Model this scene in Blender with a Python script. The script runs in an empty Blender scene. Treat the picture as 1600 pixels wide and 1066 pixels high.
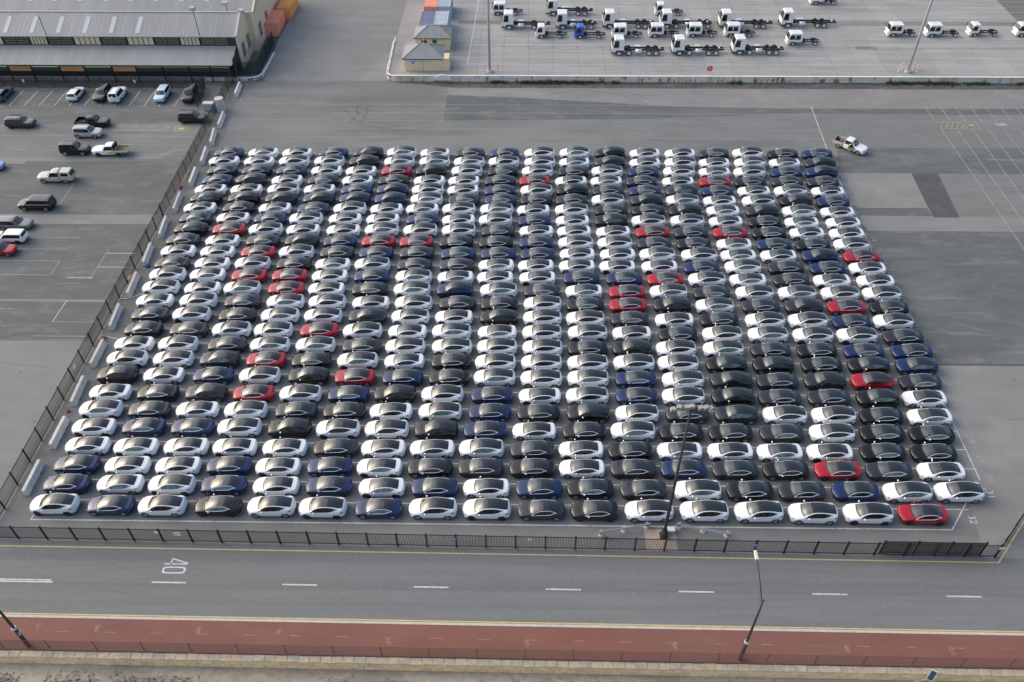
import bpy, bmesh, math, random
import numpy as np
from mathutils import Matrix, Vector

random.seed(7)
S = bpy.context.scene
COL = S.collection
R = math.radians

# ------------------------------------------------------------------ camera
cam_d = bpy.data.cameras.new('camera'); cam = bpy.data.objects.new('camera', cam_d); COL.objects.link(cam)
S.camera = cam
cam_d.sensor_width = 36.0; cam_d.lens = 29.5555; cam_d.clip_start = 0.5; cam_d.clip_end = 3000
_F = Vector((-0.0137435, 0.7225909, -0.6911393)); _R = Vector((0.9998682, 0.0159051, -0.0032538)); _U = Vector((-0.0086415, 0.6910930, 0.7227142))
m = Matrix.Identity(4)
for i in range(3):
    m[i][0] = _R[i]; m[i][1] = _U[i]; m[i][2] = -_F[i]
m.translation = Vector((0, 0, 68.515))
cam.matrix_world = m

# ------------------------------------------------------------------ light: soft early-evening sky, sun low to the upper left
SUN_EL, SUN_AZ = 34.0, -70.0            # degrees; azimuth clockwise from +Y
W = bpy.data.worlds.new('World'); S.world = W; W.use_nodes = True
nt = W.node_tree; bg = nt.nodes['Background']
sky = nt.nodes.new('ShaderNodeTexSky'); sky.sky_type = 'NISHITA'; sky.sun_disc = False
sky.sun_elevation = R(SUN_EL); sky.sun_rotation = R(SUN_AZ)
sky.air_density = 1.0; sky.dust_density = 4.0; sky.ozone_density = 0.55; sky.altitude = 20
nt.links.new(sky.outputs[0], bg.inputs[0]); bg.inputs[1].default_value = 0.15
sd = bpy.data.lights.new('sun', 'SUN'); sun = bpy.data.objects.new('sun', sd); COL.objects.link(sun)
sd.energy = 0.5; sd.angle = R(90); sd.color = (1.0, 0.985, 0.95)
_sdir = Vector((math.sin(R(SUN_AZ))*math.cos(R(SUN_EL)), math.cos(R(SUN_AZ))*math.cos(R(SUN_EL)), math.sin(R(SUN_EL))))
sun.rotation_euler = _sdir.to_track_quat('Z', 'Y').to_euler()
S.view_settings.view_transform = 'Standard'; S.view_settings.look = 'None'
S.view_settings.gamma = 1.0; S.view_settings.exposure = 0.63
try: S.view_settings.use_curve_mapping = False
except Exception: pass
S.render.resolution_x = 1024; S.render.resolution_y = 682

# ------------------------------------------------------------------ materials
MATS = {}
def mat(name, col, rough=0.8, metal=0.0, coat=0.0, spec=0.5, var=0.0, scale=3.0, stretch=(1,1,1), bump=0.0, extra=None, objrand=0.0, ior=1.5):
    """principled material; var = relative brightness variation from world-space noise"""
    if name in MATS: return MATS[name]
    M = bpy.data.materials.new(name); M.use_nodes = True; MATS[name] = M
    t = M.node_tree; p = t.nodes['Principled BSDF']
    p.inputs['Base Color'].default_value = (*col, 1); p.inputs['Roughness'].default_value = rough
    p.inputs['Metallic'].default_value = metal; p.inputs['Coat Weight'].default_value = coat
    p.inputs['Coat Roughness'].default_value = 0.04
    p.inputs['Specular IOR Level'].default_value = spec; p.inputs['IOR'].default_value = ior
    N = t.nodes.new; Lk = t.links.new
    if var or extra or bump or objrand:
        g = N('ShaderNodeNewGeometry'); mp = N('ShaderNodeMapping'); mp.inputs['Scale'].default_value = stretch
        Lk(g.outputs['Position'], mp.inputs['Vector'])
        col_out = None
        if var:
            n1 = N('ShaderNodeTexNoise'); n1.inputs['Scale'].default_value = scale; n1.inputs['Detail'].default_value = 6; n1.inputs['Roughness'].default_value = .62
            Lk(mp.outputs[0], n1.inputs['Vector'])
            r = N('ShaderNodeMapRange'); r.inputs[1].default_value = .3; r.inputs[2].default_value = .7
            r.inputs[3].default_value = 1-var; r.inputs[4].default_value = 1+var
            Lk(n1.outputs[0], r.inputs[0])
            mx = N('ShaderNodeVectorMath'); mx.operation = 'SCALE'; mx.inputs[0].default_value = col
            Lk(r.outputs[0], mx.inputs['Scale']); col_out = mx.outputs[0]
        if extra:
            for (c2, sc, st, lo, hi, amt) in extra:     # stains / patches with a shape of their own
                mp2 = N('ShaderNodeMapping'); mp2.inputs['Scale'].default_value = st; mp2.inputs['Location'].default_value = (sc*13.1, sc*7.7, 0)
                Lk(g.outputs['Position'], mp2.inputs['Vector'])
                n2 = N('ShaderNodeTexNoise'); n2.inputs['Scale'].default_value = sc; n2.inputs['Detail'].default_value = 5; n2.inputs['Roughness'].default_value = .6
                Lk(mp2.outputs[0], n2.inputs['Vector'])
                r2 = N('ShaderNodeMapRange'); r2.inputs[1].default_value = lo; r2.inputs[2].default_value = hi; r2.inputs[3].default_value = 0; r2.inputs[4].default_value = amt
                Lk(n2.outputs[0], r2.inputs[0])
                mm = N('ShaderNodeMix'); mm.data_type = 'RGBA'
                Lk(r2.outputs[0], mm.inputs[0])
                if col_out is not None: Lk(col_out, mm.inputs[6])
                else: mm.inputs[6].default_value = (*col, 1)
                mm.inputs[7].default_value = (*c2, 1); col_out = mm.outputs[2]
        if objrand:
            oi = N('ShaderNodeObjectInfo'); r3 = N('ShaderNodeMapRange'); r3.inputs[3].default_value = 1-objrand; r3.inputs[4].default_value = 1+objrand
            Lk(oi.outputs['Random'], r3.inputs[0])
            mx2 = N('ShaderNodeVectorMath'); mx2.operation = 'SCALE'
            if col_out is not None: Lk(col_out, mx2.inputs[0])
            else: mx2.inputs[0].default_value = col
            Lk(r3.outputs[0], mx2.inputs['Scale']); col_out = mx2.outputs[0]
        if col_out is not None: Lk(col_out, p.inputs['Base Color'])
        if bump:
            nb = N('ShaderNodeTexNoise'); nb.inputs['Scale'].default_value = scale*4; nb.inputs['Detail'].default_value = 4
            Lk(g.outputs['Position'], nb.inputs['Vector'])
            b = N('ShaderNodeBump'); b.inputs['Strength'].default_value = bump; b.inputs['Distance'].default_value = .05
            Lk(nb.outputs[0], b.inputs['Height']); Lk(b.outputs[0], p.inputs['Normal'])
    return M

# ------------------------------------------------------------------ mesh helpers
class MB:
    """collects boxes, bars, tubes into one mesh"""
    def __init__(s): s.v = []; s.f = []; s.mi = []
    def add(s, v, f, mi=0):
        o = len(s.v); s.v += [tuple(p) for p in v]; s.f += [tuple(i+o for i in q) for q in f]; s.mi += [mi]*len(f)
    def box(s, x0, x1, y0, y1, z0, z1, mi=0):
        v = [(x0,y0,z0),(x1,y0,z0),(x1,y1,z0),(x0,y1,z0),(x0,y0,z1),(x1,y0,z1),(x1,y1,z1),(x0,y1,z1)]
        s.add(v, [(0,3,2,1),(4,5,6,7),(0,1,5,4),(1,2,6,5),(2,3,7,6),(3,0,4,7)], mi)
    def hexa(s, b, t, mi=0):      # 4 bottom points, 4 top points (counter-clockwise from above)
        s.add(list(b)+list(t), [(0,3,2,1),(4,5,6,7),(0,1,5,4),(1,2,6,5),(2,3,7,6),(3,0,4,7)], mi)
    def tube(s, pts, r, n=8, mi=0, r2=None):
        pts = [Vector(p) for p in pts]; rings = []
        for i, p in enumerate(pts):
            d = (pts[min(i+1, len(pts)-1)]-pts[max(i-1, 0)]).normalized()
            a = Vector((0,0,1)) if abs(d.z) < .9 else Vector((1,0,0))
            u = d.cross(a).normalized(); w = d.cross(u)
            rr = r if r2 is None else r+(r2-r)*i/(len(pts)-1)
            rings.append([p+u*rr*math.cos(2*math.pi*k/n)+w*rr*math.sin(2*math.pi*k/n) for k in range(n)])
        v = [q for ring in rings for q in ring]; f = []
        for i in range(len(pts)-1):
            for k in range(n):
                f.append((i*n+k, i*n+(k+1)%n, (i+1)*n+(k+1)%n, (i+1)*n+k))
        f.append(tuple(range(n-1, -1, -1))); f.append(tuple((len(pts)-1)*n+k for k in range(n)))
        s.add(v, f, mi)
    def bar(s, a, b, t, h=None, mi=0):       # square bar between two points
        h = h or t; a = Vector(a); b = Vector(b); d = (b-a).normalized()
        up = Vector((0,0,1)) if abs(d.z) < .9 else Vector((0,1,0))
        u = d.cross(up).normalized()*t/2; w = u.cross(d).normalized()*h/2
        v = [a-u-w, a+u-w, a+u+w, a-u+w, b-u-w, b+u-w, b+u+w, b-u+w]
        s.add(v, [(0,1,2,3),(7,6,5,4),(0,4,5,1),(1,5,6,2),(2,6,7,3),(3,7,4,0)], mi)
    def quad(s, pts, mi=0): s.add(pts, [tuple(range(len(pts)))], mi)
    def ellip(s, c, r, nu=10, nv=6, mi=0):
        v = []; f = []
        for j in range(nv+1):
            th = math.pi*j/nv
            for i in range(nu):
                ph = 2*math.pi*i/nu
                v.append((c[0]+r[0]*math.sin(th)*math.cos(ph), c[1]+r[1]*math.sin(th)*math.sin(ph), c[2]+r[2]*math.cos(th)))
        for j in range(nv):
            for i in range(nu):
                f.append((j*nu+i, (j+1)*nu+i, (j+1)*nu+(i+1)%nu, j*nu+(i+1)%nu))
        s.add(v, f, mi)
    def mesh(s, name, mats, smooth=False, bevel=0):
        me = bpy.data.meshes.new(name); me.from_pydata(s.v, [], s.f)
        mats = mats if isinstance(mats, (list, tuple)) else [mats]
        for q in mats: me.materials.append(q)
        if len(mats) > 1: me.polygons.foreach_set('material_index', s.mi)
        me.update()
        bm = bmesh.new(); bm.from_mesh(me)
        bmesh.ops.recalc_face_normals(bm, faces=bm.faces)
        if bevel: bmesh.ops.bevel(bm, geom=list(bm.edges), offset=bevel, segments=1, affect='EDGES', profile=.5)
        bm.to_mesh(me); bm.free()
        if smooth: me.polygons.foreach_set('use_smooth', [True]*len(me.polygons))
        return me
    def build(s, name, mats, parent=None, smooth=False, bevel=0):
        return link(name, s.mesh(name, mats, smooth, bevel), parent)

def link(name, data, parent=None, loc=None, rz=0.0):
    o = bpy.data.objects.new(name, data); COL.objects.link(o)
    if parent: o.parent = parent
    if loc is not None: o.location = loc
    if rz: o.rotation_euler = (0, 0, rz)
    return o
def tag(o, label=None, cat=None, group=None, kind=None):
    if label: o['label'] = label
    if cat: o['category'] = cat
    if group: o['group'] = group
    if kind: o['kind'] = kind
    return o
def empty(name, loc, rz=0.0, label=None, cat=None, group=None):
    o = link(name, None, None, loc, rz); o.empty_display_size = .3
    return tag(o, label, cat, group)
def copy_tree(src, parent=None):
    c = src.copy(); COL.objects.link(c); c.parent = parent
    for ch in src.children: copy_tree(ch, c)
    return c
def sheet(name, pts, z, m, parent=None, kind='structure'):
    me = bpy.data.meshes.new(name); me.from_pydata([(x, y, z) for x, y in pts], [], [tuple(range(len(pts)))])
    me.materials.append(m); me.update()
    if me.polygons[0].normal.z < 0: me.flip_normals()
    o = link(name, me, parent)
    if parent is None and kind: o['kind'] = kind
    return o
def rect(x0, x1, y0, y1): return [(x0,y0),(x1,y0),(x1,y1),(x0,y1)]
ORD = ['first','second','third','fourth','fifth','sixth','seventh','eighth','ninth','tenth','eleventh','twelfth','thirteenth','fourteenth','fifteenth','sixteenth','seventeenth','eighteenth','nineteenth','twentieth']
def text_mesh(name, body, size, m, loc, rz, sx=1.0, parent=None):
    cu = bpy.data.curves.new(name, 'FONT'); cu.body = body; cu.size = size; cu.align_x = 'CENTER'; cu.align_y = 'CENTER'; cu.resolution_u = 2
    t = bpy.data.objects.new(name, cu); COL.objects.link(t)
    bpy.context.view_layer.update()
    me = bpy.data.meshes.new_from_object(t.evaluated_get(bpy.context.evaluated_depsgraph_get()))
    bpy.data.objects.remove(t); me.name = name; me.materials.clear(); me.materials.append(m)
    o = link(name, me, parent, loc, rz); o.scale = (1, sx, 1)
    return o

# ------------------------------------------------------------------ setting: ground, roads, yard
asphalt = mat('asphalt', (.170,.176,.168), .85, var=.12, scale=.35, stretch=(.35,1,1), bump=.15,
    extra=[((.225,.228,.218), .05, (.6,1.6,1), .50, .62, .6), ((.118,.122,.117), .16, (.25,1.5,1), .54, .66, .65), ((.14,.14,.138), 2.2, (.15,1,1), .60, .72, .35), ((.075,.075,.075), .9, (1,1,1), .70, .75, .6), ((.235,.24,.228), 4.0, (.6,.8,1), .55, .68, .35), ((.145,.15,.143), 3.2, (.5,.8,1), .55, .68, .35)])
asphalt_dark = mat('asphalt_dark', (.112,.122,.116), .85, var=.10, scale=.5, stretch=(.3,1.2,1), bump=.15, extra=[((.155,.163,.155), .12, (.4,1.5,1), .50, .64, .75), ((.25,.245,.235), .9, (.12,1.0,1), .58, .70, .55), ((.09,.097,.091), .25, (.6,1,1), .56, .68, .55), ((.185,.19,.18), .55, (.45,1,1), .54, .66, .55), ((.10,.105,.10), 3.5, (.6,1,1), .55, .68, .35)])
asphalt_new = mat('asphalt_new', (.085,.080,.083), .85, var=.15, scale=.8, extra=[((.115,.108,.11), .5, (1,1,1), .5, .65, .7)])
asphalt_pale = mat('asphalt_pale', (.215,.217,.205), .85, var=.12, scale=.35, stretch=(.4,1,1), extra=[((.205,.204,.202), .2, (.5,1.5,1), .5, .66, .6), ((.30,.295,.28), .07, (1,1,1), .55, .66, .5), ((.10,.10,.10), .8, (1,1,1), .70, .75, .6)])
asphalt_road = mat('asphalt_road', (.172,.178,.173), .85, var=.10, scale=1.2, stretch=(.06,1,1), bump=.2, extra=[((.132,.137,.133), .40, (.02,1.6,1), .50, .66, .7), ((.24,.245,.238), 5.0, (.6,.6,1), .55, .68, .45), ((.14,.145,.14), 4.0, (.5,.7,1), .55, .68, .40)])
concrete_m = mat('yard_concrete', (.315,.315,.302), .8, var=.13, scale=.25, stretch=(.3,1.4,1), objrand=.05, extra=[((.235,.23,.218), .35, (.15,1.6,1), .50, .66, .7), ((.22,.215,.205), 1.3, (.6,.8,1), .66, .74, .6)])
joint_m = mat('joint_dark', (.15,.145,.135), .9)
band_m = mat('worn_band', (.21,.20,.19), .85, var=.2, scale=.6, stretch=(.2,1,1))
paint_w = mat('line_paint', (.56,.56,.55), .7, var=.22, scale=1.8, extra=[((.2,.2,.2), 2.5, (1,1,1), .56, .68, .75)])
paint_faint = mat('line_paint_worn', (.33,.33,.325), .8, var=.2, scale=1.5, extra=[((.17,.17,.17), 1.6, (1,1,1), .48, .64, .8)])
paint_y = mat('yellow_paint', (.58,.47,.18), .7, var=.18, scale=1.5, extra=[((.25,.21,.12), 2.0, (1,1,1), .6, .72, .6)])
paint_y2 = mat('yellow_paint_faded', (.40,.345,.17), .8, var=.2, scale=1.5, extra=[((.2,.19,.14), 1.6, (1,1,1), .5, .64, .7)])
red_path_m = mat('red_asphalt', (.205,.090,.066), .85, var=.10, scale=.7, stretch=(.3,1,1), bump=.15, extra=[((.20,.105,.088), .12, (.5,1,1), .5, .64, .6)])
kerb_m = mat('kerb_concrete', (.52,.47,.41), .8, var=.14, scale=2.0)
soil_m = mat('dark_soil', (.085,.086,.074), .95, var=.45, scale=1.4, bump=.6, extra=[((.16,.158,.145), .6, (.4,1,1), .5, .65, .7)])
gravel_m = mat('verge_gravel', (.42,.37,.285), .95, var=.20, scale=1.6, bump=.8, extra=[((.25,.235,.19), .5, (.22,1.2,1), .53, .66, .7)])

def ry(x, y0): return y0 - .0055*x          # the road runs slightly askew to the bays
def rquad(x0, x1, ya, yb): return [(x0, ry(x0,ya)), (x1, ry(x1,ya)), (x1, ry(x1,yb)), (x0, ry(x0,yb))]
GROUND = sheet('ground', [(-500, ry(-500,32.45)), (500, ry(500,32.45)), (500,800), (-500,800)], 0.0, asphalt)
VERGE = sheet('verge', rect(-500, 500, -150, 36.5), -1.3, gravel_m)
ROAD = sheet('road', rquad(-220, 220, 35.85, 43.35), .004, asphalt_road)
PATH = sheet('cycle_path', rquad(-220, 220, 32.72, 35.66), .09, red_path_m)
k = MB(); A = rquad(-220, 220, 35.66, 35.90)
k.hexa([(x,y,0) for x,y in A], [(x,y,.11) for x,y in A]); tag(k.build('kerb', kerb_m), kind='structure')

# platform of the truck yard and of the shed, 0.9 m above the bays; a ramp leads up between them
PZ = .9
yard = sheet('yard', rect(-24.2, 500, 137.0, 800), PZ-.03, joint_m)
SPZ = .42
sheet('shed_platform', rect(-500, -46.2, 136.9, 800), SPZ, asphalt_dark)
rm = MB(); rm.quad([(-46.2,137,.002),(-24.2,137,.002),(-24.2,152,PZ),(-46.2,152,PZ)]); rm.quad([(-46.2,152,PZ),(-24.2,152,PZ),(-24.2,800,PZ),(-46.2,800,PZ)])
tag(rm.build('ramp', asphalt_pale), kind='structure')
# concrete slabs of the yard, laid one by one
slab = MB(); slab.box(0, 4.44, 0, 1, -.05, .0)
slab_me = slab.mesh('slab', concrete_m)
for (ya, yb) in ((138.3,148.82),(148.90,158.62),(160.42,169.77),(169.85,180.0)):
    for i in range(-3, 22):
        x = -4.02+4.48*i
        if x < -22: continue
        o = link('slab', slab_me, yard, (x, ya, PZ)); o.scale = (1, yb-ya, 1)
strip = sheet('drain_strip', rect(-24, 140, 158.64, 160.40), PZ-.012, band_m)
edge_m = mat('stained_concrete', (.36,.31,.235), .85, var=.2, scale=.5, stretch=(.3,1.5,1), extra=[((.42,.28,.13), .5, (.25,2,1), .54, .66, .6)])
sheet('yard_edge', rect(-24.2, 140, 137.3, 138.28), PZ+.002, edge_m)
sheet('yard_apron', rect(-24.2, -13.2, 138.3, 180), PZ-.004, concrete_m)

# patches of different asphalt in the marshalling lot
def patch(pts, m, z=.006): return sheet('asphalt_patch', pts, z, m)
patch([(47.3,108.3),(57.4,108.4),(56.75,99.5),(47.3,99.4)], asphalt_pale)
patch([(57.4,108.4),(61.3,108.45),(60.4,97.2),(56.8,97.2)], asphalt_new, .009)
patch([(46.6,97.5),(140,97.2),(140,94.0),(46.6,94.0)], asphalt_pale)
patch([(46.6,97.55),(46.6,99.38),(56.6,99.45),(56.7,97.55)], asphalt_dark)
patch([(48.2,115.5),(140,116.0),(140,108.5),(46.6,108.4)], asphalt_dark)
patch([(46.6,93.96),(140,93.96),(140,68.62),(46.6,68.5)], asphalt_dark)
patch([(46.5,68.2),(140,68.35),(140,44.6),(47.5,46.4),(43.0,43.6)], asphalt_pale)
sheet('asphalt_joint', [(46.5,68.2),(140,68.35),(140,68.62),(46.6,68.5)], .004, asphalt_new)
patch([(-13.3,123.0),(24,124.5),(42,126.2),(140,125.9),(140,128.6),(40,127.8),(24.3,128.4),(0,131),(-13.4,132)], asphalt_dark, .005)
patch([(-13.4,132.05),(0,131.05),(24.3,128.45),(40,127.85),(140,128.65),(140,134.95),(-13.5,134.55)], asphalt_pale, .007)
patch([(-140,96.4),(-51.6,96.55),(-51.5,94.4),(-140,93.9)], asphalt_pale)
patch([(-140,93.88),(-51.5,94.38),(-51.3,71.3),(-140,70.7)], asphalt_dark)
patch([(-140,70.6),(-51.2,71.0),(-51.2,45),(-140,45)], asphalt_pale)
patch([(-140,133.0),(-56,133.2),(-54,122),(-140,121)], asphalt_dark)
patch([(-140,110.2),(-51.6,110.4),(-51.6,96.6),(-140,96.45)], asphalt_dark)
patch([(-60.6,112.0),(-56.5,112.2),(-54.5,114.2),(-52.0,114.4),(-52.0,113.8),(-54.2,113.5),(-56.0,111.2),(-60.5,111.1)], asphalt_pale, .009)
patch([(-79.8,110.9),(-76.2,110.9),(-75.9,109.6),(-79.6,109.6)], asphalt_pale, .009)
sheet('soil_strip', [(-12,134.6),(140,135.0),(140,137.0),(-24,137.0),(-20,136.2)], .010, soil_m)

# ------------------------------------------------------------------ painted markings
def line(x0, y0, x1, y1, w=.11, m=None, parent=None, z=.012):
    d = Vector((x1-x0, y1-y0)); n = Vector((-d.y, d.x)).normalized()*w/2
    return sheet('painted_line', [(x0-n.x,y0-n.y),(x1-n.x,y1-n.y),(x1+n.x,y1+n.y),(x0+n.x,y0+n.y)], z, m or paint_w, parent or GROUND)
ROW0, PITCH = 47.19, 2.488
line(-47.5, 46.08, 41.0, 46.12, .13)
line(-47.5, 46.08, -47.3, 47.6, .13); line(41.0, 46.12, 43.6, 49.4, .13); line(44.6, 50.4, 45.2, 51.2, .13)
for r in range(1, 28):
    y = ROW0+PITCH*(r-.5); line(-47.4, y, 43.4 if r == 1 else 46.1, y+.02, .10)
for y in (128.6, 125.8, 123.25, 120.7, 118.05): line(-47.9, y, 47.1-(128.6-y)*.05, y+.1, .09, paint_faint)
line(45.9, 52.0, 46.2, 108.0, .12); line(46.2, 108.0, 47.4, 128.6, .12)
line(-47.6, 120.2, -48.3, 135.2, .1, paint_faint)
for r in range(1, 28):
    text_mesh('bay_number', str(33-r), 1.0, paint_faint if r > 2 else paint_w, ((46.95 if r > 2 else (43.35, 46.2)[r-1]), ROW0+PITCH*(r-1)+(.1, .6, .1)[min(r-1, 2)], .014), R(-90), 1.0, GROUND)
# right-hand bays
for i in range(14):
    x = 66.25+2.48*i; line(x, 128.8, x, 124.0, .12, paint_faint); line(x+.1, 121.5, x, 72, .12, paint_faint)
line(63.6, 123.9, 74.6, 123.9, .1, paint_faint)
line(66.2,123.6,72.7,123.7,.12,paint_y2); line(66.2,121.6,72.6,121.7,.12,paint_y2); line(72.65,121.7,72.65,123.7,.12,paint_y2); line(70.6,121.7,70.6,123.7,.12,paint_y2); line(71.2,122.7,72.1,122.7,.5,paint_y2)
for i in range(5): line(66.4+.85*i,121.7,67.3+.85*i,123.6,.12,paint_y2)
line(75.6,123.0,77.3,123.0,.9,paint_faint)
# the road: edge lines, centre dashes, speed limit
def rline(x0, x1, y0, w, m, z=.010, parent=None): return sheet('painted_line', rquad(x0, x1, y0-w/2, y0+w/2), z, m, parent or ROAD)
rline(-220, 44.0, 42.86, .12, paint_y); line(44.0, 42.62, 60, 60.0, .14, paint_y)
rline(-220, 220, 36.06, .11, paint_y)
for i in range(-9, 10): rline(2.2+11.93*i, 5.35+11.93*i, 39.34, .14, paint_w) if i != -4 else rline(-62, -42.8, 39.38, .13, paint_w)
rline(-62, -42.6, 39.18, .13, paint_w)
sm = MB(); n = 24; oc, ic = [], []
for q in range(n):
    a = 2*math.pi*q/n; f = lambda c_, p: math.copysign(abs(c_)**p, c_)
    oc.append((-31.95+1.08*f(math.cos(a),.45), 40.78+.36*f(math.sin(a),.45), .014)); ic.append((-31.95+.90*f(math.cos(a),.45), 40.78+.22*f(math.sin(a),.45), .014))
sm.add(oc+ic, [(q,(q+1)%n,n+(q+1)%n,n+q) for q in range(n)])
def stroke(x0, y0, x1, y1, w_):
    d = Vector((x1-x0, y1-y0)).normalized(); nx, ny = -d.y*w_/2, d.x*w_/2; sm.quad([(x0-nx,y0-ny,.014),(x1-nx,y1-ny,.014),(x1+nx,y1+ny,.014),(x0+nx,y0+ny,.014)])
stroke(-33.0,41.42,-30.82,41.42,.14); stroke(-30.85,41.5,-32.42,41.98,.13); stroke(-32.42,41.28,-32.42,42.02,.15)
sm.build('speed_marking', paint_w, ROAD)
# the cycle path: faint lane dashes and bicycle marks
path_paint = mat('path_paint', (.34,.24,.21), .8, var=.25, scale=3, extra=[((.245,.11,.085), 2.0, (1,1,1), .5, .62, .8)])
for i in range(-14, 14): rline(.3+4.05*i, 1.35+4.05*i, 34.42, .05, path_paint, .096, PATH)
for x in (-36.8, -27.9, -20.9, 0.6, 13.2, 27.8, 36.6, -11.3, -42):
    b = MB()
    for cx in (-.35, .35):
        n = 12
        ring = [(math.cos(2*math.pi*q/n), math.sin(2*math.pi*q/n)) for q in range(n)]
        v = [(cx+.26*c, .26*s_, 0) for c, s_ in ring]+[(cx+.19*c, .19*s_, 0) for c, s_ in ring]
        b.add(v, [(q, (q+1)%n, n+(q+1)%n, n+q) for q in range(n)])
    for a_, c_ in (((-.35,0),(-.1,.42)),((-.1,.42),(.25,.42)),((.25,.42),(.35,0)),((-.35,0),(.05,0)),((.05,0),(.25,.42))):
        dx, dy = c_[0]-a_[0], c_[1]-a_[1]; l = math.hypot(dx, dy); nx, ny = -dy/l*.035, dx/l*.035
        b.quad([(a_[0]-nx,a_[1]-ny,.001),(c_[0]-nx,c_[1]-ny,.001),(c_[0]+nx,c_[1]+ny,.001),(a_[0]+nx,a_[1]+ny,.001)])
    o = b.build('bicycle_marking', path_paint, PATH); o.location = (x, ry(x, 34.15 if x > -20 else 34.75), .097); o.rotation_euler[2] = R(90); o.scale = (.62,.62,1)
# left car park
for i in range(-16, 1):
    x = -58.6+2.52*i; line(x, 133.0, x-.1, 127.6, .10, paint_w)
for y in (117.9, 113.6, 110.9): line(-96, y, -73.2+(117.9-y)*.1, y, .1, paint_faint)
for y in (118.5, 115.8, 113.2): line(-66.5, y-.6, -52.5, y-.6, .09, paint_faint)
line(-72.5,96.2,-72.3,82.9,.09,paint_faint); line(-66.4,105,-66.2,97,.1,paint_faint)
for y, xe in ((91.2,-60.3),(88.6,-61.0)): line(-72.3, y, xe, y, .09, paint_faint)
line(-80,86.1,-61.0,86.1,.09,paint_faint); line(-61.0,86.1,-61.0,83.2,.09,paint_faint); line(-80,83.2,-61.2,83.2,.10,paint_faint)
line(-55.4,88.6,-55.6,82.8,.09,paint_faint); line(-55.4,87.8,-51.6,87.8,.09,paint_w); line(-55.5,84.9,-51.6,84.9,.09,paint_w); line(-58.8,82.7,-55.4,82.7,.3,paint_faint)
sheet('asphalt_patch', rect(-80,-51.6,78.0,78.45), .010, asphalt_pale); line(-80,76.6,-62.9,76.6,.09,paint_faint); line(-80,74.2,-63.2,74.2,.09,paint_faint); line(-58.6,71.8,-52,71.8,.09,paint_faint)
line(-56.9,78.2,-57.1,74.3,.08,paint_w); line(-57.1,74.3,-51.2,74.3,.08,paint_faint)
line(-66.2,119.7,-57.6,119.8,.1,paint_y); line(-56.4,119.7,-54.3,119.7,.1,paint_y); line(-56.3,121.0,-54.3,121.0,.1,paint_y); line(-56.3,119.7,-56.3,121.0,.1,paint_y); line(-54.3,119.7,-54.3,121.0,.1,paint_y); line(-55.8,120.35,-54.8,120.35,.5,paint_y)
for i in range(4): line(-66+2.6*i,120.9,-65.0+2.6*i,120.9,.1,paint_y)
line(-49.9,136.6,-47.7,135.1,.1,paint_faint); line(-47.7,135.1,-45,135.4,.1,paint_faint); line(-45,135.4,-44,137.4,.1,paint_faint)
# yard markings
yard_paint = mat('yard_line_paint', (.52,.51,.49), .8, var=.15, scale=1.2, extra=[((.34,.33,.31), 1.0, (.4,1,1), .5, .64, .9)])
for y in (147.1, 144.5, 141.75, 149.8, 152.4, 155.0, 157.6, 162.0, 164.6, 167.2, 169.8): line(-10.3, y, 140, y+.6, .10, yard_paint, yard, PZ+.004)
for i in range(0, 22):
    x = -4.05+4.48*i; b = rs0 = random.Random(i); w_ = rs0.uniform(.35,.6)
    sheet('drain_stain', [(x-w_,148.72),(x-w_*.4,148.62),(x+w_*.6,148.66),(x+w_,148.84),(x+w_*.5,149.02),(x-w_*.5,149.05)], PZ+.006, band_m, yard)  # irregular dark stains on the concrete at each slab joint
sheet('stain', [(60.2,148.4),(63.8,148.3),(64.1,149.0),(63.2,149.5),(60.6,149.5),(59.9,149.0)], PZ+.005, mat('dark_stain', (.17,.165,.16), .8, var=.2, scale=1), yard)
line(-10.4,141.5,-9.5,175,.14,paint_w,yard,PZ+.005)

# tyre marks, oil spots and sealed cracks on the open asphalt
tyre_mark_m = mat('tyre_mark', (.135,.138,.133), .85, var=.2, scale=1.5, extra=[((.165,.168,.162), 1.2, (1,1,1), .42, .58, .9)])
rt = random.Random(11)
def arc(cx, cy, r_, a0, a1, w_, m_, name='tyre_mark', z=.013):
    n = 22; v_ = []; f_ = []
    for q in range(n+1):
        a = R(a0+(a1-a0)*q/n); v_ += [(cx+(r_-w_/2)*math.cos(a), cy+(r_-w_/2)*math.sin(a), z), (cx+(r_+w_/2)*math.cos(a), cy+(r_+w_/2)*math.sin(a), z)]
        if q: f_.append((2*q-2, 2*q-1, 2*q+1, 2*q))
    b = MB(); b.add(v_, f_); b.build(name, m_, GROUND)
for (cx, cy, r_, a0, a1) in ((60,55,8,20,95),(-20,131,10,200,300),(-35,126,8,-30,60),(10,120.5,14,40,120),(-30,118,9,60,120)):
    for d_ in (-.75, .75): arc(cx, cy, r_+d_, a0, a1, .16, tyre_mark_m)
crack_m = mat('crack_seal', (.07,.07,.07), .6)
for (x0, y0, x1, y1) in ((48,88,78,86),(52,60,70,63),(-22,121,-18,117.5),(-66,68,-54,66.5),(58,52,66,58)):
    n = 14; p0 = None
    for q in range(n+1):
        t_ = q/n; p1 = (x0+(x1-x0)*t_+rt.uniform(-.12,.12), y0+(y1-y0)*t_+rt.uniform(-.15,.15))
        if p0: line(p0[0], p0[1], p1[0], p1[1], .05, crack_m).name = 'sealed_crack'
        p0 = p1
oil_m = mat('oil_stain', (.09,.088,.086), .5, var=.2, scale=3)
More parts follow.
